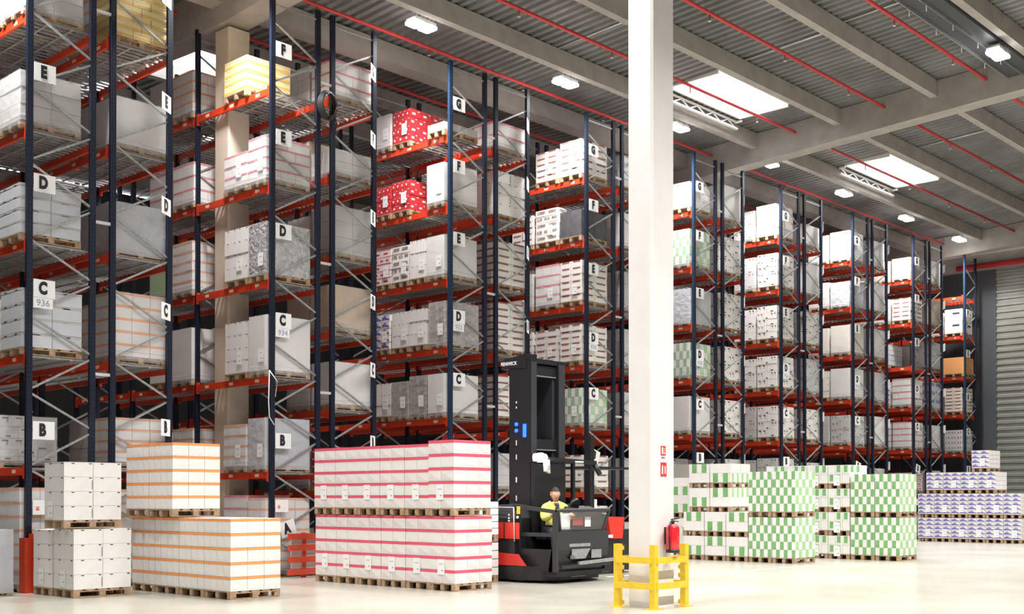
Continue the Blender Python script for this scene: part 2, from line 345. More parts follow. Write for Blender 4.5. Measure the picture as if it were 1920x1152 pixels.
gm.box(.35, .39, .06, BAY - .06, -.05, -.035, 'galv'); gm.box(.74, .78, .06, BAY - .06, -.05, -.035, 'galv')
GRID = gm.mesh('shelf_grid')
def brace_list(mirror):
    out = []; zo = [.79 + 1.265 * i for i in range(9)]; zi = [1.43 + 1.265 * i for i in range(8)]
    xo, xi = (0.04, D - .04) if not mirror else (D - .04, .04)
    out.append(((xo, .16), (xi, .16)))
    out.append(((xi, .2), (xo, zo[0] - .05)))
    for i in range(8):
        out.append(((xo, zo[i] + .04), (xi, zi[i] - .05))); out.append(((xi, zi[i] + .05), (xo, zo[i + 1] - .04)))
    out.append(((xo, 11.2), (xi, 11.2)))
    return out
_br = {}
def brace_mesh(p, q):
    L = math.hypot(q[0] - p[0], q[1] - p[1]); key = round(L, 3)
    if key not in _br:
        mb = MB(); mb.box(-L / 2, L / 2, -.014, .014, -.017, .017, 'galv'); _br[key] = mb.mesh('brace')
    return _br[key]
def frame_bracing(mirror):
    mb = MB()
    for p, q in brace_list(mirror): mb.bar((p[0], 0, p[1]), (q[0], 0, q[1]), .032, .035, 'galv')
    return mb.mesh('frame_bracing')
FBR = [frame_bracing(False), frame_bracing(True)]
pl = MB(); pl.bbox(0, .37, -.004, .004, 0, .30, .004, 'paper'); PLATE = pl.mesh('level_sign')
p2 = MB(); p2.box(0, .33, -.004, .004, 0, .17, 'paper'); NPL = p2.mesh('number_sign')
sh = MB(); sh.box(0, .30, -.003, .003, 0, .24, 'paper'); sh.box(.05, .11, -.005, -.003, .10, .135, 'c_orange'); sh.box(.05, .11, -.005, -.003, .07, .10, 'c_crimson'); SHEET = sh.mesh('info_sheet')
def sign(root, x, y, ztop, let, num=None, rz=0, roll=0):
    s = link('level_sign', PLATE, root, (x, y, ztop - .30), rz, 0, 0)
    if roll: s.rotation_euler = (0, roll, rz)
    s['label'] = 'white level sign reading ' + let
    link('letter', text_mesh(let, .27, 'letter', .017, .74), s, (.16, -.0065, .15), 0, math.pi / 2)
    if num:
        n = link('number_sign', NPL, root, (x, y, ztop - .30 - .175), rz); n['label'] = 'white number sign reading ' + num
        link('number', text_mesh(num, .155, 'numb', .0, 1.0), n, (.165, -.0065, .085), 0, math.pi / 2)
RACKS = []
for k in range(9):
    x0 = k * P; halves = (0, 1) if k < 8 else (0,)
    root = bpy.data.objects.new('pallet_rack', None); col.objects.link(root); root.location = (x0, 0, 0); RACKS.append(root)
    nb = 3 if k < 2 else 2
    lab = ('tall navy and orange double pallet rack signed %s' % SIGN[k]) if SIGN[k] else 'last single pallet rack against the ribbed end wall, no number'
    if k == 0: lab += ' at left edge'
    tag(root, lab, 'pallet rack', 'pallet racks in parallel rows')
    for h in halves:
        ox = h * (D + G)
        for b in range(nb + 1):
            for e in (0, 1):
                blue = (b == 0 and h == 0 and e == 0 and k in (2, 4, 8)) or (b == 0 and k == 8 and e == 0)  # front posts whose bluish light is put into the colour
                link('upright', MU['b' if blue else 'n'], root, (ox + e * D, b * BAY, 0))
            if b == 0:
                for p, q in brace_list(h == 1):
                    c = ((p[0] + q[0]) / 2, (p[1] + q[1]) / 2); a = math.atan2(q[1] - p[1], q[0] - p[0])
                    link('brace', brace_mesh(p, q), root, (ox + c[0], 0, c[1]), 0, 0, -a)
            else: link('frame_bracing', FBR[h], root, (ox, b * BAY, 0))
        for z in levels(k, h):
            for b in range(nb):
                link('shelf_beam', beam_mesh(-1, 1), root, (ox + .045, b * BAY, z)); link('shelf_beam', beam_mesh(1, 1), root, (ox + D - .045, b * BAY, z))
                link('shelf_grid', GRID, root, (ox, b * BAY, z))
        # level signs hang beside the outer post
        Ls = levels(k, h)
        if h == 0:
            for i, z in enumerate(Ls):
                let = 'BCDEFG'[i]
                if k == 8 and let == 'G': continue
                if k < 2:
                    zt = z + 1.10 if let not in 'BF' else (z + .76 if let == 'B' else z + .93)
                    if let == 'D': zt = z + 1.12
                    num = SIGN[k] if let == 'C' else None; zt = z + 1.25 if let == 'C' else zt
                else:
                    zt = {'B': 2.85, 'C': 4.37, 'D': 5.79, 'E': 7.55, 'F': 9.19, 'G': 10.60}[let]; num = SIGN[k] if let == 'D' and SIGN[k] else None
                roll = 0
                if let == 'B' and k in (3,): roll = .32
                if let == 'B' and k in (6, 7): roll = .25
                sign(root, .055, -.045, zt, let, num, 0, roll)
            s = link('info_sheet', SHEET, root, (.06, -.045, 1.28)); 
            if k < 2: sign(root, .22 if k else .15, -.045, 1.06 if k else .98, 'A', None, 0, -.3)
        else:
            for i, z in enumerate(Ls):
                let = 'BCDEFG'[i]; a = math.radians(35); zt = {'B': z + .9}.get(let, z + 1.12) if k == 0 else {'B': 2.85, 'C': 4.37, 'D': 5.79, 'E': 7.55, 'F': 9.19, 'G': 10.60}[let]
                s = link('level_sign', PLATE, root, (ox + D + .0 - .37 * math.cos(a), -.05 - .37 * math.sin(a), zt - .30), a); s['label'] = 'white level sign turned edge on, reading ' + let
                link('letter', text_mesh(let, .27, 'letter', .017, .74), s, (.17, -.0065, .15), 0, math.pi / 2)
    if len(halves) == 2:
        sp = MB(); sp.box(0, G, -.02, .02, -.025, .025, 'galv_light'); spm = bpy.data.meshes.get('row_spacer') or sp.mesh('row_spacer')
        for z in (3.68, 6.3, 9.95): link('row_spacer', spm, root, (D, -.01, z))
    # orange-red post guard at the first upright of the first rack
    if k == 0:
        g = MB(); g.box(-.12, .06, -.16, -.10, .0, .90, 'orange'); g.box(-.12, -.07, -.16, .05, 0, .90, 'orange'); g.box(.05, .10, -.16, .05, 0, .88, 'c_maroon'); g.box(-.02, .05, -.10, -.06, .5, .97, 'orange'); g.box(.10, .13, -.18, .08, 0, .01, 'orange')
        gg = link('post_guard', g.mesh('post_guard'), root); gg['label'] = 'orange steel post guard'

# red end-of-rack barrier between the orange and the red stacks
mb = MB()
for z in (.06, .30, .53, .75): mb.box(0, 2.35, 0, .06, z, z + .115, 'red_rail')
for x in (.35, 1.9): mb.box(x, x + .1, .06, .12, 0, .88, 'red_rail')
mb.box(.1, 2.3, .07, .10, .18, .85, 'c_grey')
for x in (.95, 1.25): mb.box(x, x + .12, .05, .07, .2, .28, 'c_ink')
tag(link('rack_end_barrier', mb.mesh('rack_end_barrier'), None, (4.95, -.38, 0)), 'red barrier of four rails at the foot of rack 934 between the stacks', 'barrier')
# coil of cable between posts of rack 934
mb = MB()
for j in range(7):
    r = .18 + .012 * (j % 4); pts = [(r * math.cos(t / 20 * 2 * math.pi), .02 * j - .05, r * 1.35 * math.sin(t / 20 * 2 * math.pi)) for t in range(21)]
    mb.tube(pts, .022, 'black', 6)
mb.tube([(.16, 0, -.1), (.22, -.02, -.35), (.18, 0, -.5)], .012, 'black', 6)
tag(link('cable_coil', mb.mesh('cable_coil'), None, (P + 1.28, -.10, 9.50)), 'coil of black cable hanging between the posts high on rack 934', 'cable')
cu = MB(); cu.tube([(0, 0, 4.0), (-.04, -.03, 3.4), (.0, 0, 3.1), (.10, -.02, 2.95)], .010, 'paper', 6); cu.tube([(0, 0, 4.0), (.18, 0, 3.8), (.14, 0, 3.5)], .010, 'paper', 6)
tag(link('hanging_strap', cu.mesh('hanging_strap'), None, (P - .12, -.09, .02)), 'loose white strap dangling from the C shelf of rack 934', 'strap')

# ------------------------------------------------------------------ pallets and loads
_pal = {}
def pallet_mesh(dx, dy):
    key = (round(dx, 2), round(dy, 2))
    if key not in _pal:
        mb = MB(); n = 5; bw = dx / n * .78
        for i in range(n): x = -dx / 2 + bw / 2 + i * (dx - bw) / (n - 1); mb.box(x - bw / 2, x + bw / 2, -dy / 2, dy / 2, .108, .128, 'wood')
        for y in (-dy / 2 + .045, 0, dy / 2 - .045):
            mb.box(-dx / 2, dx / 2, y - .045, y + .045, .0, .02, 'wood'); mb.box(-dx / 2, dx / 2, y - .045, y + .045, .09, .108, 'wood')
            for x in (-dx / 2 + .055, 0, dx / 2 - .055): mb.box(x - .055, x + .055, y - .045, y + .045, .02, .09, 'wood')
        _pal[key] = mb.mesh('pallet')
    return _pal[key]
sx_wide = lambda w: True
# decal = list of (u0,u1,v0,v1,mat) or ('p', [(u,v)..], mat)
def deco(look, w, alt, narrow):
    if look == 'orange': return [(0, 1, .80, 1, 'c_orange'), (.2, .23, .1, .13, 'c_ink'), (.32, .34, .1, .13, 'c_ink'), (.7, .73, .1, .13, 'c_ink')] if alt else [(0, 1, .80, 1, 'c_orange')]
    if look == 'red':
        d = [(0, 1, .78, 1, 'c_crimson')]
        if alt or narrow is False: d += [('p', [(.06, .12), (.94, .08), (.55, .26), (.30, .52), (.06, .60)], 'c_blush')]
        return d
    if look == 'amber': return [(0, 1, .1, .42, 'c_amber'), (0, 1, .82, 1, 'c_yellow')]
    if look == 'rose': return [(0, 1, .84, 1, 'c_crimson'), (0, 1, .0, .05, 'c_blush')]
    if look == 'green': return [((.04, .52, .02, .98) if alt else (.52, .98, .02, .98)) + ('c_green' if narrow else 'c_greenpale',)]
    if look == 'greenwide' and not narrow: return [(.10, .30, .02, .98, 'c_greenpale'), (.62, .82, .02, .98, 'c_greenpale')] if alt and sx_wide(w) else []
    if look == 'greenwide': return ([(.14, .38, .02, .98, 'c_green'), (.62, .86, .02, .98, 'c_green')] if alt else [])
    if look == 'greensmall': return [(.20, .72, .22, .95, 'c_green'), (.15, .85, .18, .20, 'c_seam')]
    if look == 'blue':
        if narrow: return [(0, 1, .93, .99, 'c_seam')]
        return [('p', [(.05, .55), (.45, .62), (.98, .28), (.98, .12), (.5, .22), (.05, .16)], 'c_violet'), ('p', [(.12, .62), (.40, .88), (.70, .62), (.45, .68)], 'c_violet'), (0, 1, .93, .99, 'c_seam')]
    if look == 'marks': return [(.14, .36, .72, .86, 'c_ink'), (.60, .82, .72, .86, 'c_ink'), (.29, .35, .38, .72, 'c_greybrown'), (.75, .81, .38, .72, 'c_greybrown')] if alt else [(.36, .64, .10, .24, 'c_ink'), (0, 1, .0, .03, 'c_seam')]
    if look == 'tray': return [(.16, .84, .76, 1, 'c_maroon'), (0, 1, .0, .04, 'c_seam')]
    if look == 'window': return [(.15, .85, .35, .8, 'c_greybrown')]
    if look == 'redbox': return [(.2, .5, .30, .55, 'c_white'), (.70, .88, .72, .84, 'c_blush')]
    if look == 'pinkbox': return [(.1, .6, .3, .55, 'c_red'), (0, 1, .92, 1, 'c_crimson')]
    if look == 'holes': return [(.86, .95, .90, .97, 'c_ink'), (.25, .36, .90, .96, 'c_ink')] + ([(.955, .995, .15, .80, 'c_greybrown')] if alt and not narrow else [])
    if look == 'seams': return [(0, 1, .0, .025, 'c_greybrown')]
    if look == 'traygrey': return [(0, 1, .84, 1, 'c_seam'), (.35, .6, .84, .92, 'c_greybrown')]
    if look == 'thin': return [(0, 1, .94, 1, 'c_ink')]
    if look == 'dots': return [('c', .3, .5, .17, 'c_greybrown'), ('c', .74, .5, .17, 'c_greybrown')]
    if look == 'bluedark': return [(.1, .9, .5, .9, 'c_violet')]
    if look == 'print': return [(.45, .85, .55, .72, 'c_ink')]
    return []
def carton(mb, x, y, z, sx, sy, sz, base, look, alt, gap=.004):
    x0, x1, y0, y1 = x - sx / 2 + gap, x + sx / 2 - gap, y - sy / 2 + gap, y + sy / 2 - gap; z1 = z + sz - .003
    mb.box(x0, x1, y0, y1, z, z1, base); e = .0022
    if not look: return
    for side in range(4):
        narrow = side % 2 == 0
        if side == 0: f = lambda u, v: (x0 - e, y1 + (y0 - y1) * u, z + (z1 - z) * v)
        elif side == 1: f = lambda u, v: (x0 + (x1 - x0) * u, y0 - e, z + (z1 - z) * v)
        elif side == 2: f = lambda u, v: (x1 + e, y0 + (y1 - y0) * u, z + (z1 - z) * v)
        else: f = lambda u, v: (x1 + (x0 - x1) * u, y1 + e, z + (z1 - z) * v)
        for d in deco(look, sx if side % 2 else sy, alt, narrow if look != 'blue' else side % 2 == 1):
            if d[0] == 'p': mb.poly([f(u, v) for u, v in d[1]], d[2])
            elif d[0] == 'c':
                asp = (z1 - z) / ((y1 - y0) if side % 2 == 0 else (x1 - x0))
                mb.poly([f(d[1] + d[3] * asp * math.cos(t * .785), d[2] + d[3] * 1.6 * math.sin(t * .785)) for t in range(8)], d[4])
            else: mb.poly([f(d[0], d[2]), f(d[1], d[2]), f(d[1], d[3]), f(d[0], d[3])], d[4])
# code: (look, base, layers per metre, cartons along X, cartons along Y, film, words)
LOOK = {
 'O': ('orange', 'c_white', 4.6, 3, 3, 1, 'white cartons striped orange'), 'P': ('rose', 'c_white', 4.2, 3, 2, 1, 'white cartons striped pink'),
 'Y': ('amber', 'c_yellow', 6.5, 3, 2, 0, 'pale yellow cartons with amber bands'), 'R': ('redbox', 'c_red', 6.0, 4, 3, 0, 'red cartons with white labels'),
 'Q': ('pinkbox', 'c_blush', 5.5, 3, 2, 0, 'pink and white boxes'),
 'W': ('holes', 'c_white', 4.0, 2, 2, 0, 'plain white cartons'), 'w': ('seams', 'c_grey', 3.4, 2, 2, 1, 'grey-white wrapped cartons'), 'v': ('', 'c_white', 1.0, 1, 1, 1, 'smooth white wrapped goods'),
 'f': ('', 'c_blueish', 2.0, 2, 2, 2, 'goods under shiny grey film'), 'A': ('', 'silver', 1.0, 1, 1, 0, 'crinkled silver sheeting'),
 'S': ('tray', 'c_white', 6.2, 2, 2, 0, 'stacked white trays with dark slots'), 's': ('traygrey', 'c_blueish', 4.6, 2, 2, 0, 'stacked bluish-white trays with grey gaps'), 'T': ('window', 'c_white', 5.8, 3, 2, 0, 'white crates with dark windows'),
 'N': ('dots', 'c_greybrown', 4.5, 3, 3, 1, 'mottled grey-brown drums under film'), 'J': ('dots', 'c_white', 4.5, 3, 3, 1, 'white cartons with grey dots'),
 'M': ('marks', 'c_white', 4.6, 3, 2, 0, 'white cartons with dark hooks'), 'm': ('marks', 'c_grey', 4.6, 3, 2, 1, 'grey cartons with dark hooks'),
 'G': ('green', 'c_white', 4.6, 3, 3, 1, 'white cartons with green patches'), 'g': ('', 'c_greenpale', 1.0, 1, 1, 1, 'pale green wrapped goods'), 'B': ('blue', 'c_white', 5.6, 2, 2, 0, 'white cartons with violet swooshes'),
 'b': ('bluedark', 'c_blueish', 3.5, 2, 2, 1, 'blue and white drums'), 'K': ('seams', 'c_kraft', 1.0, 1, 1, 1, 'tall brown cardboard box'), 'k': ('', 'c_deepkraft', 1.0, 1, 1, 0, 'orange-brown cardboard box'), 'D': ('', 'c_dark', 2, 2, 2, 0, 'dark wrapped goods'),
 'X': ('print', 'c_white', 2.2, 1, 1, 0, 'two tall white printed cartons'), 'E': ('tray', 'c_cream', 7, 2, 2, 0, 'cream and yellow crates'), 'j': ('', 'c_grey', 1, 2, 3, 0, 'low white rolls'),
 'C': ('', 'c_cream', 1, 1, 1, 1, 'cream wrapped goods'),
}
_lay = {}
def layer_mesh(code, w, d, lh, alt):
    key = (code, round(w, 2), round(d, 2), round(lh, 3), alt)
    if key not in _lay:
        look, base, _, nx, ny, _, _ = LOOK[code]; mb = MB()
        if alt and nx != ny and nx > 1: nx, ny = ny, nx
        for i in range(nx):
            for j in range(ny):
                carton(mb, -d / 2 + d * (i + .5) / nx, -w / 2 + w * (j + .5) / ny, 0, d / nx, w / ny, lh, base, look, (alt + i + j) % 2 if look in ('marks', 'greenwide') else alt)
        _lay[key] = mb.mesh('carton_layer')
    return _lay[key]
_film = {}
def film_mesh(w, d, h, m):
    key = (round(w, 2), round(d, 2), round(h, 2), m)
    if key not in _film:
        mb = MB(); r = .03
        mb.bbox(-d / 2 - .008, d / 2 + .008, -w / 2 - .008, w / 2 + .008, .05, h + .006, r, m)
        for z in (.12, .2): mb.box(-d / 2 - .011, d / 2 + .011, -w / 2 - .011, w / 2 + .011, z, z + .015, m)
        _film[key] = mb.mesh('stretch_film')
    return _film[key]
ls = MB(); ls.box(-.004, 0, -.085, .085, -.13, .13, 'paper'); ls.poly([(-.005, -.01, -.07), (-.005, -.05, -.07), (-.005, -.05, -.05), (-.005, -.01, -.05)], 'c_greybrown'); ls.poly([(-.005, .05, .04), (-.005, -.05, .04), (-.005, -.05, .055), (-.005, .05, .055)], 'c_seam'); LABEL = ls.mesh('label_sheet')
def load(cx, cy, z, w, d, h, code, label, group, rz=0, sticker=False, lh=None, stick_z=.42):
    r = bpy.data.objects.new('pallet_load', None); col.objects.link(r); r.location = (cx, cy, z); r.rotation_euler = (0, 0, rz); tag(r, label, 'pallet load', group)
    link('pallet', pallet_mesh(d, w), r); H = h - .13; n = max(1, round(H * LOOK[code][2])) if LOOK[code][2] != 1 else 1; lh = H / n
    for i in range(n): link('carton_layer' if n > 1 else 'cargo', layer_mesh(code, w, d, lh, i % 2), r, (random.uniform(-.006, .006), random.uniform(-.006, .006), .13 + i * lh), random.uniform(-.006, .006))
    if code in 'wvKf' and n <= 2:
        mb_ = film_mesh(w, d, h, 'film_thick' if code == 'f' else 'film')
    if LOOK[code][5]: link('stretch_film', film_mesh(w, d, h, 'film_thick' if LOOK[code][5] == 2 else 'film'), r)
    if sticker: link('label_sheet', LABEL, r, (-d / 2 - .012, -.12, stick_z))
    return r
# slots per row (centre, width) along Y
SL = {'wide': [(.47, .80), (1.33, .80), (2.16, .70)], 'k1': [(.36, .60), (1.10, .80)], 'four': [(.345, .57), (.95, .58), (1.57, .60), (2.20, .59)], 'three': [(.43, .72), (1.25, .78), (2.12, .76)]}
# rows from the top level down; each entry code+height, '-' empty; text after ':' is bay two
RK = {
 (0, 0): 'w.95 w.95 S.9|w.95 B.9 w.9|s.95 s.9 w.9|s1.1 S1 W1|- m.9 K.8|O1.72 O1.7 O1.7',
 (0, 1): 'Y1.15 O1|v.95 w.95|f.95 w.9|O1.25 O1.1|O.9 w.9|O1.7 O1.7',
 (1, 0): '- Y.8:O1 w1|P.97 P.77:P.95 P.9|A1.15 W1.15:O1.15 g1.1|v1.2 W1.15:v1.2 W1.1|f1.05 O.95:O.95 O.9|O1.55 P1.6:O1.4 O1.4',
 (1, 1): 'P.85 w.9|w.60 K.9|w1.1 W1|K1.0 K1|v1.0 w1|R.9 w.9|w.9 w.9',
 (2, 0): 'j.25 - R.88 v.88|v.98 - R.82 R.78|v1.0 W1.0 T.95 Q.95|N1.05 W.95 W.95 B.95|v1.0 N1.0 N.9 W.9|w.9 T.9 w.9 W.9|P1.35 P1.35 w1 w1',
 (2, 1): 'P.7 w.6|W1.15 w.9|S1.15 S1.1|S1.25 S1.1|S1.1 w1|w.9 S.9|w1 w1',
 (3, 0): 'S1.0 S.9 -|D.8 T.98 S.9|S1.15 P1.15 w1|S1.05 S1.0 S1|G1.0 G.9 w.9|S.95 S.9 w.9|W1.35 W1.3 -',
 (3, 1): 's.95 w.8|v1.0 w.9|w1.1 w1|w1.1 w1|w1 w1|w.9 w.9|w.9 -',
 (4, 0): 'W.85 W.8 -|G1.1 M1 -|f1.05 m1 -|G1.05 M1 -|v1.1 M1 -|C.8 M1 -|G1 - -',
 (4, 1): 'v1.1 m1|M1.15 M1|M1.15 M1|M1.1 M1|M1.1 M1|m1 M1|m1 -',
 (5, 0): 'W1.1 m1.0 -|M1.15 m1.1 -|M1.15 M1.1 -|M1.1 M1.05 -|M1.1 m1.1 -|m1.1 m1.05 -|m1 - -',
 (5, 1): 'v.75 w.8|v1.1 w1|M1.15 M1|m1.15 M1|M1.1 M1|m1 M1|m1 -',
 (6, 0): 'v1.05 w1 -|f.9 w.95 -|C1.05 C1 -|v1.1 W1.05 -|m1.05 w1.05 -|w.9 - -|w1 - -',
 (6, 1): 'w1.0 w.9|v1.1 w1|v1.1 w1|w1.1 w1|v1.1 w1|w.9 w1|w.9 -',
 (7, 0): 'N.85 K.8 T.7|S.95 w.95 K.9|- s.9 w.8|P1.1 B1 w.9|P1.05 P1.05 w.9|Q.8 Q.8 -|w.9 - -',
 (7, 1): 'v1.0 w.9|K1.1 w1|m1.1 w1|b1.1 b1|v1.0 w1|w.9 -|w.9 -',
 (8, 0): '- - -|X1.1 w1 -|k.78 - w.9|E1.1 w1 -|J.95 w.8 -|w.8 - -|- - -',
}
SKIP = set()
def parse(s):
    if s == '-': return None
    return s[0], float(s[1:])
for (k, h), txt in RK.items():
    lv = [0] + levels(k, h); rows = txt.split('|'); rows = rows[::-1]
    sl = SL['wide'] if k == 0 else SL['k1'] if (k, h) == (1, 0) else SL['four'] if (k == 2 and h == 0) else SL['three']
    for i, row in enumerate(rows):
        parts = row.split(':')
        for b, part in enumerate(parts):
            for j, s in enumerate(part.split()):
                q = parse(s)
                if not q: continue
                key = '%d%d%d%d%d' % (k, h, i, b, j)
                if key in SKIP: continue
                code, hh = q; ss = sl if b == 0 else [(.42, .80), (1.32, .80), (2.2, .7)]
                cy, w = ss[j]; cy += b * BAY; d = 1.05; cx = k * P + (h * (D + G)) + (.42 if h == 0 else .60)
                if code == 'j': hh = .3
                if code == 'k': w, d = .85, 1.0
                hh = min(hh, (lv[i + 1] if i + 1 < len(lv) else 99) - lv[i] - .16)
                cx += random.uniform(-.02, .02); cy += random.uniform(-.015, .015)
                rk = '%s rack' % ORD[k] if k < 8 else 'the end-wall rack'
                pos = ['end slot', 'second slot', 'third slot', 'fourth slot'][j] if b == 0 else ['fifth slot', 'sixth slot', 'seventh slot'][j]
                lab = '%s, level %s of %s, %s half, %s' % (LOOK[code][6], 'ABCDEFG'[i], rk, 'left' if h == 0 else 'right', pos)
                load(cx, cy, lv[i] + .003, w, d, hh, code, lab, 'pallet loads on %s' % rk, random.uniform(-.015, .015), sticker=(h == 0 and b == 0 and k in (1, 2, 3) and code not in 'YDj'))['slot'] = key

# ------------------------------------------------------------------ floor stacks with individual cartons
_ct = {}
def carton_mesh(sx, sy, sz, base, look, alt):
    key = (round(sx, 3), round(sy, 3), round(sz, 3), base, look, alt)
    if key not in _ct:
        mb = MB(); carton(mb, 0, 0, 0, sx, sy, sz, base, look, alt, .003); _ct[key] = mb.mesh('carton')
    return _ct[key]
def stack(x0, y0, z, w, d, h, n, nx, ny, base, look, label, group, sticker=None, altf=None, top=None, rz=0.0, name='pallet_load'):
    """x0,y0 = low corner; w along Y, d along X; n layers of nx by ny cartons (outer ring only)"""
    r = bpy.data.objects.new(name, None); col.objects.link(r); r.location = (x0 + d / 2, y0 + w / 2, z); r.rotation_euler = (0, 0, rz); tag(r, label, 'pallet load', group)
    link('pallet', pallet_mesh(d, w - .01), r); lh = (h - .13) / n
    for i in range(n):
        a, b = (nx, ny)
        for u in range(a):
            for v in range(b):
                if 0 < u < a - 1 and 0 < v < b - 1: continue
                alt = altf(i, u, v) if altf else i % 2
                me = carton_mesh(d / a, w / b, lh, base, look if alt is not None else '', alt or 0)
                link('carton', me, r, (-d / 2 + d * (u + .5) / a + random.uniform(-.002, .002), -w / 2 + w * (v + .5) / b, .13 + i * lh), random.uniform(-.006, .006))
    if top: m_ = MB(); m_.box(-d / 2 + .0, d / 2 - .0, -w / 2 + .0, w / 2 - .0, h, h + .006, top); link('cover_sheet', m_.mesh('cover_sheet'), r)
    if sticker is not None: link('label_sheet', LABEL, r, (-d / 2 - .006, sticker[0], sticker[1]))
    return r
near = ['nearest the camera', 'second from the near end', 'third from the near end', 'fourth from the near end', 'fifth from the near end', 'at the far left end']
# orange striped
go = 'pallets of orange striped cartons on the floor'
for j in range(4):
    stack(1.46, -3.66 + .735 * j, 0, .73, .92, 1.24, 5, 3, 4, 'c_white', 'orange', 'orange striped cartons in the bottom row, pallet %s' % near[j if j < 3 else 5], go, None, lambda i, u, v: (i + 1) % 2)
for j in range(2):
    stack(1.36, -2.17 + .735 * j, 1.25, .73, .88, 1.20, 5, 3, 4, 'c_white', 'orange', 'orange striped cartons stacked on top, %s pallet' % ('near' if j == 0 else 'far left'), go, None, lambda i, u, v: (i + 1) % 2)
# crimson striped
gr = 'pallets of crimson striped cartons on the floor'
for lev in range(2):
    for j in range(6):
        dx = [0, .02, .0, -.01, .0, 0][j] + (.03 if lev == 0 else 0); hh = 1.25 if lev == 0 else (1.27 if j == 0 else 1.22)
        stack(4.86 + dx, -5.02 + .625 * j, 1.255 * lev, .62, .88, hh, 5, 3, 2, 'c_white', 'red', 'crimson striped cartons, %s row, pallet %s' % ('bottom' if lev == 0 else 'upper', near[j]), gr, (.02, .40), lambda i, u, v: (i + 1) % 2)
# white cartons at left
gw = 'pallets of plain white cartons on the floor at left'
ha = lambda i, u, v: 1 if (u == 0 and i % 2 == 0) else 0
stack(-.02, -1.62, 0, .66, .97, 1.07, 4, 2, 1, 'c_white', 'holes', 'plain white cartons, bottom near pallet at left of the orange stripes', gw, (.02, .30), ha)
stack(-.05, -.93, 0, .62, .97, 1.05, 4, 2, 1, 'c_white', 'holes', 'plain white cartons, bottom pallet behind, next to the orange post guard', gw, (.02, .30), ha)
stack(-.13, -1.52, 1.08, .66, .96, 1.03, 4, 2, 1, 'c_white', 'holes', 'plain white cartons, upper pallet at left with a label', gw, (.12, .30), ha, 'sheet')
# grey wrapped load at far left bottom
load(-.95, -.05, 0, .85, 1.0, 1.05, 'f', 'film-wrapped bluish load on the floor at the left edge beside the post guard', None, .02)
# thin white cartons seen right of the crimson stack
for lev in range(2):
    stack(6.35, -3.95, .75 * lev, .65, .70, .745, 5 if lev else 4, 1, 1, 'white', 'thin', 'thin white cartons behind the crimson stack, %s pallet' % ('upper' if lev else 'lower'), 'thin white carton pallets beside the truck', None, lambda i, u, v: 0)
# green patched cartons
gg = 'pallets of green patched cartons on the floor'
chk = lambda i, u, v: i % 2
FRT = 'front block'
for j in range(2):
    for lev in range(2):
        stack(16.12, -4.96 + .645 * j, 1.10 * lev, .628, .95, 1.09, 5, 3, 3, 'c_white', 'green', 'green patched cartons, tall pallet in the front block, %s %s' % ('upper' if lev else 'bottom', 'right' if j == 0 else 'left of it'), gg, None, chk)
wide = lambda i, u, v: (i + v) % 2
for j in range(3):
    for lev in range(2 if j == 0 else 4):
        y = -3.66 + .63 * j
        al = (lambda q: (lambda i, u, v: (i + q) % 2))(j + lev + 1)
        stack(16.12 + (.25 if lev >= 2 else 0), y, .605 * lev, .615, .95 if lev < 2 else .9, .60, 2, 2, 1, 'c_white', 'greenwide', 'half-height green patched pallet, %s tier, %s column of the front block' % (['bottom', 'second', 'third', 'top'][lev], ['inner', 'middle', 'left'][j]), gg, None, al)
for lev in range(2):
    stack(16.6, -1.66, 1.05 * lev, .62, .95, 1.03, 4, 2, 1, 'c_white', 'greenwide', 'green patched pallet just right of the pale column, %s' % ('upper' if lev else 'lower'), gg, None, lambda i, u, v: (i + 1) % 2)
for j in range(2):
    for lev in range(2):
        stack(18.86, -6.27 + .66 * j, 1.08 * lev, .642, .96, 1.07, 5, 3, 3, 'c_white', 'green', 'green patched cartons, tall pallet in the rear right block, %s %s' % ('upper' if lev else 'bottom', 'right' if j == 0 else 'left of it'), gg, None, chk)
sm = lambda i, u, v: 0 if (i + u + v) % 3 else None
for j in range(4):
    for lev in range(4):
        if j >= 2 and lev < 2: continue
        stack(18.86, -4.94 + .60 * j, .60 * lev, .59, .96, .595, 2, 3, 3, 'c_white', 'greensmall', 'half-height green spotted pallet, %s tier, column %s of the rear block' % (['bottom', 'second', 'third', 'top'][lev], ['one', 'two', 'three', 'four'][j]), gg, (.05, .2), sm)
for j in range(2):   # filler tiers under the rear columns seen only as a strip
    stack(17.9 - 0, -2.4 + .63 * j, 0, .62, .9, 2.1, 7, 2, 2, 'c_white', 'green', 'green patched pallet glimpsed behind the front block, %s' % ('right' if j == 0 else 'left'), gg, None, chk)
# violet swoosh cartons
gb = 'pallets of violet swoosh cartons by the end wall'
def bl(i, u, v): return 0
tiers = [(0, 0, 6, -4.42, .605), (1, .86, 6, -4.42, .605), (2, 1.72, 4, -3.58, .62), (3, 2.47, 1, -3.35, .62)]
for t, z, n, y0, w in tiers:
    for j in range(n):
        stack(32.2, y0 + w * j, z, w - .01, 1.0, .85 if t < 2 else .74, 5 if t < 2 else 4, 3, 2, 'c_white', 'blue', 'violet swoosh cartons, %s tier, column %d from the near end' % (['bottom', 'second', 'third', 'top'][t], j + 1), gb, (.05 - .12, .32), bl)
for t, z in ((0, 0), (1, .86)):
    stack(33.3, -5.2, z, .75, 1.0, .85, 5, 3, 2, 'c_white', 'blue', 'violet swoosh cartons at the right picture edge, %s' % ('upper' if t else 'lower'), gb, None, bl)

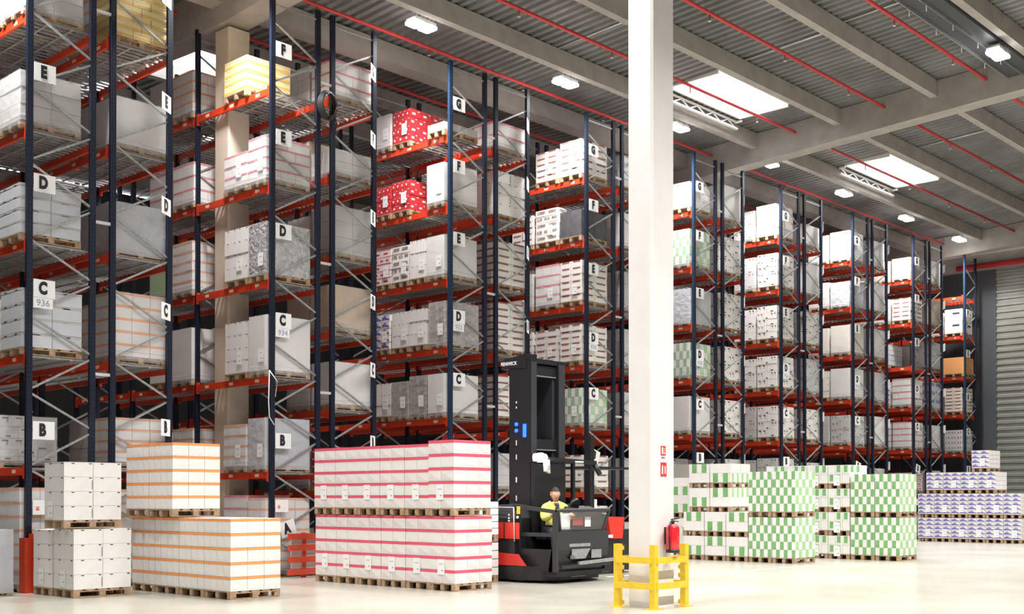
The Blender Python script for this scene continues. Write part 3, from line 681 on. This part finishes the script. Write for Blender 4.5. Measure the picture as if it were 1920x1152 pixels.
# ------------------------------------------------------------------ column furniture
mb = MB()
gx0, gx1, gy0, gy1 = 4.66, 5.40, -9.23, -8.60
r = bpy.data.objects.new('column_guard', None); col.objects.link(r); r.location = (5.03, -8.92, 0); tag(r, 'yellow steel guard frame around the foot of the pale column', 'column guard')
pb = MB(); pb.box(-.045, .045, -.045, .045, 0, .90, 'yellow'); pb.box(-.09, .09, -.09, .09, 0, .012, 'yellow'); pm = pb.mesh('guard_post')
for px, py in ((gx0, gy0), (gx1, gy0), (gx0, gy1), (gx1, gy1)): link('guard_post', pm, r, (px - 5.03, py + 8.92, 0))
for z in (.68, .32):
    for (xa, xb, ya, yb) in ((gx0, gx1, gy0 - .065, gy0 - .045), (gx0, gx1, gy1 + .045, gy1 + .065), (gx0 - .065, gx0 - .045, gy0, gy1), (gx1 + .045, gx1 + .065, gy0, gy1)):
        b = MB(); b.box(xa - 5.03, xb - 5.03, ya + 8.92, yb + 8.92, z - .045, z + .045, 'yellow'); link('guard_rail', b.mesh('guard_rail'), r)
for z in (.84, .56, .44, .06):
    for (x, y) in ((gx0 + .07, gy1), (gx1 + .0, gy0 + .09)):
        b = MB(); b.box(x - 5.03, x + .05 - 5.03, y - .02 + 8.92, y + .02 + 8.92, z - .03, z + .03, 'yellow'); link('bracket', b.mesh('bracket'), r)
# fire extinguisher on the right-hand face
ex = bpy.data.objects.new('fire_extinguisher', None); col.objects.link(ex); ex.location = (5.06, -9.27, .80); tag(ex, 'red fire extinguisher hung low on the pale column', 'fire extinguisher')
b = MB(); b.tube([(0, 0, .0), (0, 0, .02), (0, 0, .33), (0, 0, .37), (0, 0, .39)], [.085, .095, .095, .07, .035], 'ext_red', 20); link('cylinder', b.mesh('cylinder'), ex)
b = MB(); b.tube([(0, 0, -.02), (0, 0, .03)], .0965, 'black', 20); link('base_ring', b.mesh('base_ring'), ex)
b = MB(); b.tube([(0, 0, .39), (0, 0, .44)], .025, 'black', 10); b.bar((-.03, 0, .45), (.12, -.02, .47), .03, .015, 'black'); b.bar((-.02, 0, .43), (.10, -.02, .42), .03, .012, 'black'); link('valve', b.mesh('valve'), ex)
b = MB(); b.tube([(0, 0, .43), (-.08, -.02, .42), (-.135, -.03, .33), (-.13, -.03, .18), (-.105, -.02, .06), (-.09, -.01, .03)], .013, 'black', 8); link('hose', b.mesh('hose'), ex)
b = MB()
def cyl(u, v, R=.0965): a = math.radians(-95 + u * 60); return (R * math.cos(a), R * math.sin(a), v)
for shp, mn, R in (([(-.6, .06), (.9, .06), (.9, .26), (-.1, .26)], 'paper', .0968), ([(-.2, .09), (.5, .09), (.15, .16), (.5, .22), (-.05, .22), (-.35, .14)], 'sign_red', .0975)):
    b.poly([cyl(u, v, R) for u, v in shp], mn)
link('label_sheet', b.mesh('label_sheet'), ex)
b = MB(); b.box(-.03, .03, .08, .13, .1, .34, 'black'); link('wall_bracket', b.mesh('wall_bracket'), ex)
# two small safety signs
s1 = MB(); s1.box(0, .115, -.006, 0, 0, .135, 'sign_red'); s1.box(.02, .05, -.008, -.006, .02, .115, 'paper'); s1.box(.065, .10, -.008, -.006, .06, .11, 'c_orange'); s1.box(.065, .10, -.008, -.006, .02, .05, 'c_cream'); s1.box(.01, .105, -.004, 0, -.055, -.01, 'paper')
for q in range(4): s1.box(.012 + q * .023, .03 + q * .023, -.006, -.004, -.045, -.02, 'c_violet')
tag(link('safety_sign', s1.mesh('safety_sign'), None, (4.95, -9.14, 2.16)), 'small red and white safety sign, the upper of two on the pale column', 'sign')
s2 = MB(); s2.box(0, .14, -.006, 0, 0, .20, 'sign_red'); s2.box(.025, .055, -.008, -.006, .035, .14, 'paper'); s2.tube([(.04, -.008, .15), (.04, -.006, .15)], .012, 'paper', 8)
s2.box(.09, .115, -.008, -.006, .04, .15, 'paper')
tag(link('safety_sign', s2.mesh('safety_sign'), None, (4.945, -9.14, 1.86)), 'small red fire extinguisher sign, the lower of two on the pale column', 'sign')
# short black peg on the far side of the column
b = MB(); b.box(0, .10, 0, .05, 0, .04, 'black'); 

# ------------------------------------------------------------------ turret truck
tr_ = bpy.data.objects.new('turret_truck', None); col.objects.link(tr_); tr_.location = (7.95, -3.6, 0)
tag(tr_, 'black and red high-lift warehouse truck with tall mast and driver cab', 'warehouse truck')
TX, TY = 7.95, -3.6
def tp(name, b, lab=None, parent=None):
    o = link(name, b.mesh(name), parent or tr_, (-TX, -TY, 0) if parent is None else (0, 0, 0))
    if lab: o['label'] = lab
    return o
b = MB()   # base skirt with chamfered front
pts = [(7.18, -1.2), (7.18, -4.45), (7.30, -4.80), (7.60, -4.98), (8.75, -4.95), (9.05, -4.70), (9.10, -4.4), (9.10, -1.2)]
b.prism(pts, .05, .30, 'truck_black'); b.tube([(7.3, -4.4, .12), (7.3, -4.1, .12)], .12, 'black', 14); tp('base_skirt', b)
b = MB(); b.box(7.20, 9.05, -4.22, -1.2, .30, 1.18, 'truck_black')
b.hull([(7.20, -4.22, 1.18), (9.05, -4.22, 1.18), (9.05, -1.2, 1.18), (7.20, -1.2, 1.18)], [(7.28, -4.10, 1.44), (9.0, -4.10, 1.44), (9.0, -1.3, 1.34), (7.28, -1.3, 1.34)], 'truck_grey'); ch = tp('chassis', b)
b = MB(); b.box(7.185, 7.20, -4.34, -3.3, .80, 1.10, 'truck_red'); b.box(7.17, 7.186, -3.98, -3.965, .80, 1.10, 'truck_black'); tp('side_panel', b, 'red upper side panel')
b = MB(); b.hull([(7.165, -4.55, .31), (7.165, -3.1, .31), (7.20, -3.1, .31), (7.20, -4.30, .31)], [(7.165, -4.35, .52), (7.165, -3.1, .56), (7.20, -3.1, .56), (7.20, -4.3, .52)], 'truck_red'); tp('side_panel', b, 'red lower side panel')
b = MB(); b.tube([(7.17, -3.75, 1.38), (7.17, -4.22, 1.38), (7.17, -4.24, .75)], .012, 'galv_light', 8); tp('grab_rail', b)
b = MB()
for z in (1.13, 1.18, 1.24): b.tube([(7.185, -4.08, z), (7.198, -4.08, z)], .016, 'paper', 8)
b.tube([(7.185, -4.30, 1.20), (7.198, -4.30, 1.20)], .026, 'paper', 10); b.box(7.185, 7.198, -4.36, -4.28, 1.26, 1.40, 'yellow'); tp('decal', b, 'small white and yellow decals')
# mast
mx0, mx1, my0, my1 = 7.65, 8.64, -4.2, -3.66
for nm, xa, xb in (('mast_rail', mx0, mx0 + .17), ('mast_rail', mx1 - .20, mx1)):
    b = MB(); b.box(xa, xb, my0, my1, .3, 4.16, 'truck_black'); b.box(xa + .01, xb - .01, my0 - .02, my0, .3, 4.12, 'truck_grey')
    if xa == mx0:
        for z in (3.35, 3.25, 2.55, 2.28, 1.85, 1.5): b.box(xa - .004, xa, -3.86, -3.83, z, z + (.10 if z < 3 else .04), 'paper')
    tp(nm, b)
for xa in (mx0 + .20, mx1 - .28):
    b = MB(); b.box(xa, xa + .07, my0 + .08, my1 - .05, .3, 3.95, 'truck_grey'); b.tube([(xa + .1, my0 + .2, .4), (xa + .1, my0 + .2, 3.8)], .03, 'truck_grey', 10); tp('inner_mast', b)
for z in (3.85, 2.45):
    b = MB(); b.box(mx0 + .16, mx1 - .19, my0 + .05, my1 - .01, z, z + .22, 'truck_black'); b.box(mx0 + .2, mx1 - .2, my0 + .045, my0 + .05, z + .01, z + .03, 'galv'); tp('mast_crossbar', b)
b = MB(); b.box(mx0 + .17, mx1 - .2, my1 - .05, my1, .3, 4.1, 'truck_black')
for z in (3.0, 3.2, 3.42): b.box(mx0 + .30, mx0 + .325, my1 - .06, my1 - .05, z, z + .15, 'paper')
tp('mast_back_plate', b)
b = MB(); b.hull([(mx0 - .01, my0 + .1, 4.0), (mx0 + .3, my0 + .1, 4.0), (mx0 + .3, my1 + .22, 4.02), (mx0 - .01, my1 + .22, 4.02)], [(mx0 - .01, my0 + .1, 4.28), (mx0 + .3, my0 + .1, 4.28), (mx0 + .3, my1 + .10, 4.22), (mx0 - .01, my1 + .12, 4.20)], 'truck_black')
for q in range(5): b.tube([(mx0 + .1 + .19 * q, my0 + .2, 4.14), (mx0 + .1 + .19 * q, my0 + .25, 4.24)], .045, 'truck_black', 8)
b.box(mx0 + .01, mx1 - .01, my0 + .01, my1 - .01, 4.1, 4.19, 'truck_black'); hd = tp('mast_head', b)
link('lettering', text_mesh('FENWICK', .095, 'paper', .002, 1.0), tr_, (mx0 - .014 - TX, -3.66 - TY, 4.11), -math.pi / 2, math.pi / 2)
for (y, z, w) in ((-3.86, 2.83, .035), (-3.86, 2.95, .035)):
    b = MB(); b.tube([(mx0 - .03, y, z), (mx0 - .005, y, z)], w, 'blue_led', 12); tp('blue_lamp', b)
b = MB(); b.box(mx0 - .012, mx0 - .002, -4.10, -4.02, 2.70, 2.95, 'blue_led'); tp('blue_lamp', b)
# cab
cx0, cx1, cy0, cy1 = 7.30, 8.80, -5.15, -4.26
b = MB(); b.bbox(cx0 + .04, cx1 - .04, cy0 + .04, cy1, .12, .22, .08, 'truck_black'); tp('cab_floor', b)
b = MB(); b.hull([(cx0, cy0 + .1, .22), (cx1, cy0 + .1, .22), (cx1, cy0 + .2, .22), (cx0, cy0 + .2, .22)], [(cx0, cy0, .62), (cx1, cy0, .62), (cx1, cy0 + .12, .62), (cx0, cy0 + .12, .62)], 'truck_black')
b.box(cx0, cx1, cy0, cy0 + .10, .62, .95, 'truck_grey'); b.box(cx0 + .35, cx1 - .55, cy0 - .012, cy0, .66, .72, 'galv'); b.hull([(cx0 + .42, cy0 - .012, .44), (cx0 + .80, cy0 - .012, .44), (cx0 + .80, cy0, .44), (cx0 + .42, cy0, .44)], [(cx0 + .42, cy0 - .012, .62), (cx0 + .95, cy0 - .012, .62), (cx0 + .95, cy0, .62), (cx0 + .42, cy0, .62)], 'galv')
b.box(cx0 + .98, cx0 + 1.28, cy0 - .012, cy0, .44, .60, 'galv'); tp('front_panel', b)
b = MB(); b.tube([(cx0 + .02, cy0 + .0, 1.31), (cx0 + .06, cy0 - .02, 1.33), (cx1, cy0 - .02, 1.33), (cx1 + .04, cy0 + .05, 1.32)], .035, 'truck_grey', 10)
b.bar((cx0 + .05, cy0 + .05, .93), (cx1 - .08, cy0 + .05, .93), .05, .05, 'truck_grey'); b.bar((cx0 + .16, cy0 + .05, .93), (cx0 + .03, cy0 - .02, 1.32), .05, .05, 'truck_grey'); b.bar((cx1 - .12, cy0 + .05, .93), (cx1, cy0 - .02, 1.32), .05, .05, 'truck_grey')
tp('window_frame', b)
b = MB(); b.hull([(cx0 + .15, cy0 + .045, .94), (cx1 - .12, cy0 + .045, .94), (cx1 - .12, cy0 + .051, .94), (cx0 + .15, cy0 + .051, .94)], [(cx0 + .05, cy0 - .02, 1.31), (cx1 - .02, cy0 - .02, 1.31), (cx1 - .02, cy0 - .014, 1.31), (cx0 + .05, cy0 - .014, 1.31)], 'glass'); tp('windscreen', b)
b = MB(); b.box(cx0 + .24, cx0 + .52, cy0 + .12, cy0 + .125, .98, 1.27, 'paper'); b.box(cx0 + .95, cx0 + 1.12, cy0 + .12, cy0 + .125, 1.02, 1.22, 'paper'); b.box(cx0 + .62, cx0 + .92, cy0 + .14, cy0 + .145, 1.05, 1.2, 'c_red'); tp('document_sheet', b, 'white paper sheets behind the window')
b = MB()   # left side: low wall and top rail
b.box(cx0, cx0 + .05, cy0 + .05, cy1, .22, .62, 'truck_black'); b.bar((cx0 + .02, cy0 + .03, 1.30), (cx0 + .02, cy1 + .25, 1.42), .06, .07, 'truck_grey'); b.box(cx0 - .012, cx0 + .045, cy0 - .012, cy0 + .09, .22, 1.30, 'truck_grey')
b.box(cx0 + .01, cx0 + .04, cy1 + .0, cy1 + .1, .22, 1.40, 'truck_grey'); b.box(cx0 + .0, cx0 + .05, cy0 + .1, cy1, .85, .92, 'truck_grey'); tp('side_rail', b)
b = MB(); b.box(cx1 - .05, cx1, cy0 + .05, cy1, .22, 1.25, 'truck_black'); b.bar((cx1 - .02, cy0, 1.30), (cx1 - .02, cy1, 1.34), .05, .06, 'truck_grey'); tp('side_rail', b)
b = MB(); b.hull([(cx0 + .55, cy0 + .1, 1.20), (cx1 - .06, cy0 + .1, 1.20), (cx1 - .06, cy0 + .45, 1.20), (cx0 + .55, cy0 + .35, 1.20)], [(cx0 + .55, cy0 + .1, 1.30), (cx1 - .06, cy0 + .1, 1.30), (cx1 - .06, cy0 + .42, 1.40), (cx0 + .6, cy0 + .32, 1.40)], 'truck_black')
b.tube([(8.2, cy0 + .30, 1.42), (8.2, cy0 + .36, 1.46)], .12, 'truck_black', 14); tp('console', b)
b = MB(); b.box(7.6, 8.5, -4.34, -4.26, .9, 2.2, 'truck_black'); b.box(7.75, 8.2, -4.50, -4.24, .78, .88, 'cloth_dark'); b.bbox(7.78, 8.18, -4.42, -4.34, .85, 1.35, .03, 'cloth_dark'); tp('seat', b)
b = MB(); b.box(cx1 - .02, cx1 + .05, cy1 - .03, cy1 + .03, .3, 2.25, 'truck_black'); b.box(cx0 + .35, cx0 + .40, cy1 - .03, cy1 + .02, 1.2, 2.25, 'truck_black')
b.bar((cx0 + .2, -4.75, 2.27), (cx1 + .1, -4.75, 2.23), .08, .07, 'truck_black'); b.bar((cx0 + .3, -4.25, 2.25), (cx1 + .05, -4.25, 2.25), .07, .07, 'truck_black')
for x in (cx0 + .3, cx0 + .75, cx0 + 1.2, cx1): b.bar((x, -4.75, 2.25), (x, -4.2, 2.25), .04, .04, 'truck_black')
b.box(cx1 - .55, cx1 - .30, -4.795, -4.79, 2.22, 2.25, 'paper'); tp('overhead_guard', b)
b = MB(); b.tube([(cx1 + .08, -4.75, 2.2), (cx1 + .16, -4.82, 2.0)], .05, 'truck_black', 10); tp('mirror', b)
b = MB(); b.tube([(cx0 - .04, -4.84, 2.29), (cx0 - .04, -4.76, 2.29)], .085, 'worklight', 16); b.tube([(cx0 - .14, -4.83, 2.29), (cx0 - .14, -4.76, 2.29)], .065, 'worklight', 16); b.tube([(cx0 + .06, -4.83, 2.29), (cx0 + .06, -4.76, 2.29)], .065, 'worklight', 16); b.box(cx0 - .2, cx0 + .12, -4.76, -4.70, 2.22, 2.36, 'truck_black'); tp('work_light', b, 'bright white work light')
b = MB(); b.hull([(cx0 + .12, -4.80, 2.04), (cx0 + .24, -4.80, 2.0), (cx0 + .24, -4.74, 2.0), (cx0 + .12, -4.74, 2.04)], [(cx0 + .10, -4.80, 2.22), (cx0 + .22, -4.80, 2.26), (cx0 + .22, -4.74, 2.26), (cx0 + .10, -4.74, 2.22)], 'c_greybrown'); tp('light_bracket', b, 'grey plate under the work light')
b = MB()
for q in (0, 1): b.box(cx0 + .5 * q + .3, cx0 + .5 * q + .42, cy0 - .9 + .0, cy0, .34, .38, 'truck_grey')
b = MB(); b.bar((cx0 + .55, cy0 - .06, .36), (cx1 + .9, cy0 - .02, .42), .05, .06, 'galv'); b.bar((cx0 + .1, cy0 - .03, .30), (cx1, cy0 - .03, .32), .04, .05, 'truck_grey'); tp('front_bumper', b)
b = MB(); b.tube([(8.98, -4.8, .44), (8.98, -4.8, .60)], .045, 'amber_lamp', 10); b.tube([(8.98, -4.8, .60), (8.98, -4.8, .66)], .04, 'paper', 10); tp('beacon', b, 'orange and white beacon')
b = MB(); b.box(7.9, 8.3, -5.0, -4.985, .10, .19, 'galv'); tp('number_plate', b)
wl = bpy.data.lights.new('work_light_glow', 'POINT'); wl.energy = 18; wl.shadow_soft_size = .1; wl.color = (.9, .95, 1)
wo = bpy.data.objects.new('work_light_glow', wl); col.objects.link(wo); wo.parent = tr_; wo.location = (cx0 - .04 - TX, -4.92 - TY, 2.28)

for (x, y) in ((7.4, -4.3), (8.9, -4.3), (7.4, -1.6), (8.9, -1.6)):
    b = MB(); b.tube([(x - .07, y, .13), (x + .07, y, .13)], .13, 'black', 18); tp('wheel', b)
# second truck, half hidden behind the column
t2 = bpy.data.objects.new('reach_truck', None); col.objects.link(t2); t2.location = (10.0, -3.2, 0); tag(t2, 'second black and red truck half hidden behind the pale column', 'warehouse truck')
def t2p(name, b, lab=None):
    o = link(name, b.mesh(name), t2, (-10.0, 3.2, 0))
    if lab: o['label'] = lab
b = MB(); b.bbox(9.75, 11.2, -4.0, -2.2, .06, .9, .08, 'truck_black'); b.bbox(9.8, 11.1, -3.4, -2.3, .9, 1.15, .06, 'truck_grey'); t2p('chassis', b)
b = MB(); b.hull([(9.72, -3.75, .75), (9.72, -3.0, .75), (9.76, -3.0, .75), (9.76, -3.75, .75)], [(9.72, -3.85, 1.35), (9.72, -3.2, 1.4), (9.95, -3.2, 1.4), (9.95, -3.85, 1.35)], 'truck_red'); t2p('side_panel', b, 'red side cowling')
b = MB(); b.box(10.42, 10.68, -4.03, -4.0, .14, .32, 'truck_red'); b.hull([(10.28, -4.05, .72), (10.66, -4.05, .72), (10.66, -4.0, .72), (10.28, -4.0, .72)], [(10.18, -4.05, 1.16), (10.72, -4.05, 1.16), (10.72, -3.6, 1.16), (10.18, -3.6, 1.16)], 'truck_red'); b.bbox(10.2, 10.34, -4.06, -4.0, .74, .80, .02, 'paper'); t2p('front_panel', b, 'red front panel')
for (x, y) in ((9.95, -3.7), (11.0, -3.7), (9.95, -2.4), (11.0, -2.4)):
    b = MB(); b.tube([(x - .06, y, .12), (x + .06, y, .12)], .12, 'black', 18); t2p('wheel', b)
for x in (9.85, 10.9): b = MB(); b.box(x, x + .13, -3.0, -2.85, .3, 2.9, 'truck_black'); t2p('mast_rail', b)
b = MB(); b.box(9.8, 11.1, -3.9, -2.9, 2.15, 2.20, 'truck_black'); b.box(9.8, 9.86, -3.9, -3.84, .9, 2.2, 'truck_black'); t2p('overhead_guard', b)

# ------------------------------------------------------------------ driver
def skin_mesh(name, verts, edges, radii, mn, sub=2, root=0):
    me = bpy.data.meshes.new(name); me.from_pydata(verts, edges, []); o = bpy.data.objects.new('tmp', me); col.objects.link(o)
    o.modifiers.new('s', 'SKIN'); 
    for i, r_ in enumerate(radii): me.skin_vertices[0].data[i].radius = (r_, r_) if not isinstance(r_, tuple) else r_
    me.skin_vertices[0].data[root].use_root = True
    s = o.modifiers.new('u', 'SUBSURF'); s.levels = sub; s.render_levels = sub
    bpy.context.view_layer.update(); m2 = bpy.data.meshes.new_from_object(o.evaluated_get(bpy.context.evaluated_depsgraph_get())); bpy.data.objects.remove(o)
    m2.name = name; m2.materials.clear(); m2.materials.append(M[mn])
    for p_ in m2.polygons: p_.use_smooth = True
    return m2
pr = bpy.data.objects.new('person', None); col.objects.link(pr); pr.scale = (1.06, 1.06, 1.06); pr.location = (7.86, -4.62, .93); pr.rotation_euler = (0, 0, math.radians(-28)); tag(pr, 'person in a yellow high-visibility jacket seated in the truck cab, face turned to camera', 'person')
# faces -Y in local space; pelvis at origin
V = [(0, 0, .02), (0, .0, .18), (0, -.01, .36), (0, -.01, .46), (0, -.02, .54), (.10, 0, .44), (.185, 0, .42), (.23, -.10, .22), (.16, -.32, .30), (-.10, 0, .44), (-.185, 0, .42), (-.23, -.10, .22), (-.14, -.32, .32),
     (.10, -.03, .0), (.13, -.34, .0), (.13, -.36, -.36), (.13, -.46, -.42), (-.10, -.03, .0), (-.13, -.34, .0), (-.13, -.36, -.36), (-.13, -.46, -.42)]
Eg = [(0, 1), (1, 2), (2, 3), (3, 4), (2, 5), (5, 6), (6, 7), (7, 8), (2, 9), (9, 10), (10, 11), (11, 12), (0, 13), (13, 14), (14, 15), (15, 16), (0, 17), (17, 18), (18, 19), (19, 20)]
R_ = [(.15, .11), (.15, .12), (.165, .12), .07, .055, .085, .072, .058, .04, .085, .072, .058, .04, .09, .07, .055, .035, .09, .07, .055, .035]
link('body', skin_mesh('body', V, Eg, R_, 'skin'), pr)
Vj = V[:3] + [(0, -.01, .455)] + [V[5], V[6], V[7], (.17, -.29, .29), V[9], V[10], V[11], (-.15, -.29, .31)]
Ej = [(0, 1), (1, 2), (2, 3), (2, 4), (4, 5), (5, 6), (6, 7), (2, 8), (8, 9), (9, 10), (10, 11)]
Rj = [(.17, .14), (.17, .145), (.185, .15), .085, .105, .095, .078, .058, .105, .095, .078, .058]
link('jacket', skin_mesh('jacket', Vj, Ej, Rj, 'hivis'), pr)['label'] = 'yellow high-visibility jacket'
b = MB()   # open collar and dark shirt
for s in (-1, 1): b.hull([(s * .03, -.125, .40), (s * .09, -.10, .43), (s * .10, .0, .46), (s * .07, -.0, .46)], [(s * .035, -.135, .44), (s * .09, -.10, .52), (s * .095, .03, .54), (s * .075, .03, .54)], 'hivis')
link('collar', b.mesh('collar'), pr)
b = MB(); b.hull([(-.045, -.125, .34), (.045, -.125, .34), (.02, -.15, .30), (-.02, -.15, .30)], [(-.05, -.09, .50), (.05, -.09, .50), (.04, -.12, .48), (-.04, -.12, .48)], 'cloth_dark'); link('shirt', b.mesh('shirt'), pr)
Vt = [(0, 0, .03), V[13], V[14], (.13, -.36, -.34), V[17], V[18], (-.13, -.36, -.34)]
link('trousers', skin_mesh('trousers', Vt, [(0, 1), (1, 2), (2, 3), (0, 4), (4, 5), (5, 6)], [(.165, .13), .105, .085, .07, .105, .085, .07], 'cloth_dark'), pr)
b = MB()
for s in (-1, 1): b.hull([(s * .13 - .045, -.54, -.46), (s * .13 + .045, -.54, -.46), (s * .13 + .045, -.30, -.46), (s * .13 - .045, -.30, -.46)], [(s * .13 - .035, -.50, -.40), (s * .13 + .035, -.50, -.40), (s * .13 + .045, -.31, -.36), (s * .13 - .045, -.31, -.36)], 'black')
link('shoes', b.mesh('shoes'), pr)
# head
def headm():
    bm = bmesh.new(); bmesh.ops.create_uvsphere(bm, u_segments=28, v_segments=20, radius=1)
    for v in bm.verts:
        x, y, z = v.co; sx = .078 * (1 - .16 * max(0, -z)); sy = .098; sz = .122
        nx, ny, nz = x * sx, y * sy, z * sz
        if y < 0:
            ny *= (1 - .10 * (1 - abs(x)))
            if abs(x) < .2 and -.25 < z < .12: ny -= .026 * (1 - abs(x) / .2) * (1 - (z + .25) / .37 * .55)     # nose
            if .16 < abs(x) < .55 and .0 < z < .26: ny += .011                                              # eye sockets
            if abs(x) < .7 and .26 < z < .42: ny -= .006                                                     # brow
            if abs(x) < .34 and -.58 < z < -.42: ny -= .006
            if z < -.6: ny -= .010
        v.co = (nx, ny, nz)
    me = bpy.data.meshes.new('head'); bm.to_mesh(me); bm.free(); me.materials.append(M['skin'])
    for p_ in me.polygons: p_.use_smooth = True
    return me
hd_ = link('head', headm(), pr, (0, -.03, .655), math.radians(-8))
b = MB()
for s in (-1, 1): b.tube([(s * .031, -.088, .014), (s * .031, -.078, .014)], .011, 'paper', 10); b.tube([(s * .031, -.0895, .014), (s * .031, -.085, .014)], .0055, 'hair', 8)
link('eyes', b.mesh('eyes'), hd_)
b = MB(); b.hull([(-.024, -.096, -.062), (.024, -.096, -.062), (.02, -.085, -.062), (-.02, -.085, -.062)], [(-.018, -.097, -.053), (.018, -.097, -.053), (.018, -.085, -.053), (-.018, -.085, -.053)], 'c_maroon'); link('mouth', b.mesh('mouth'), hd_)
b = MB()
for s in (-1, 1): b.tube([(s * .074, .0, -.03), (s * .086, .012, .0), (s * .084, .012, .028), (s * .074, .0, .03)], [.008, .012, .012, .007], 'skin', 8)
link('ears', b.mesh('ears'), hd_)
def hairm():
    bm = bmesh.new(); bmesh.ops.create_uvsphere(bm, u_segments=24, v_segments=16, radius=1)
    for v in list(bm.verts):
        if v.co.z < .30 - .55 * max(0, v.co.y) - (.25 if v.co.y > .2 else 0): bm.verts.remove(v)
    for v in bm.verts: v.co = (v.co.x * .083, v.co.y * .104 + .002, v.co.z * .13)
    me = bpy.data.meshes.new('hair'); bm.to_mesh(me); bm.free(); me.materials.append(M['hair']); return me
link('hair', hairm(), hd_)
# hands with five fingers resting on the console
def hand(s):
    vs = [(0, 0, 0), (0, -.05, 0), (0, -.09, 0)]; es = [(0, 1), (1, 2)]; rs = [(.022, .03), (.018, .038), (.014, .038)]
    for f_, (dx, L) in enumerate(((-.03, .062), (-.01, .075), (.012, .07), (.032, .055))):
        i = len(vs); vs += [(dx, -.10, .0), (dx * 1.1, -.10 - L * .55, -.006), (dx * 1.1, -.10 - L, -.028)]; es += [(2, i), (i, i + 1), (i + 1, i + 2)]; rs += [.009, .0085, .007]
    i = len(vs); vs += [(-s * .035, -.035, -.005), (-s * .055, -.07, -.015), (-s * .06, -.095, -.02)]; es += [(1, i), (i, i + 1), (i + 1, i + 2)]; rs += [.012, .0095, .008]
    return skin_mesh('hand', vs, es, rs, 'skin', 1)
link('hand', hand(1), pr, (.16, -.32, .30)); link('hand', hand(-1), pr, (-.14, -.32, .32))
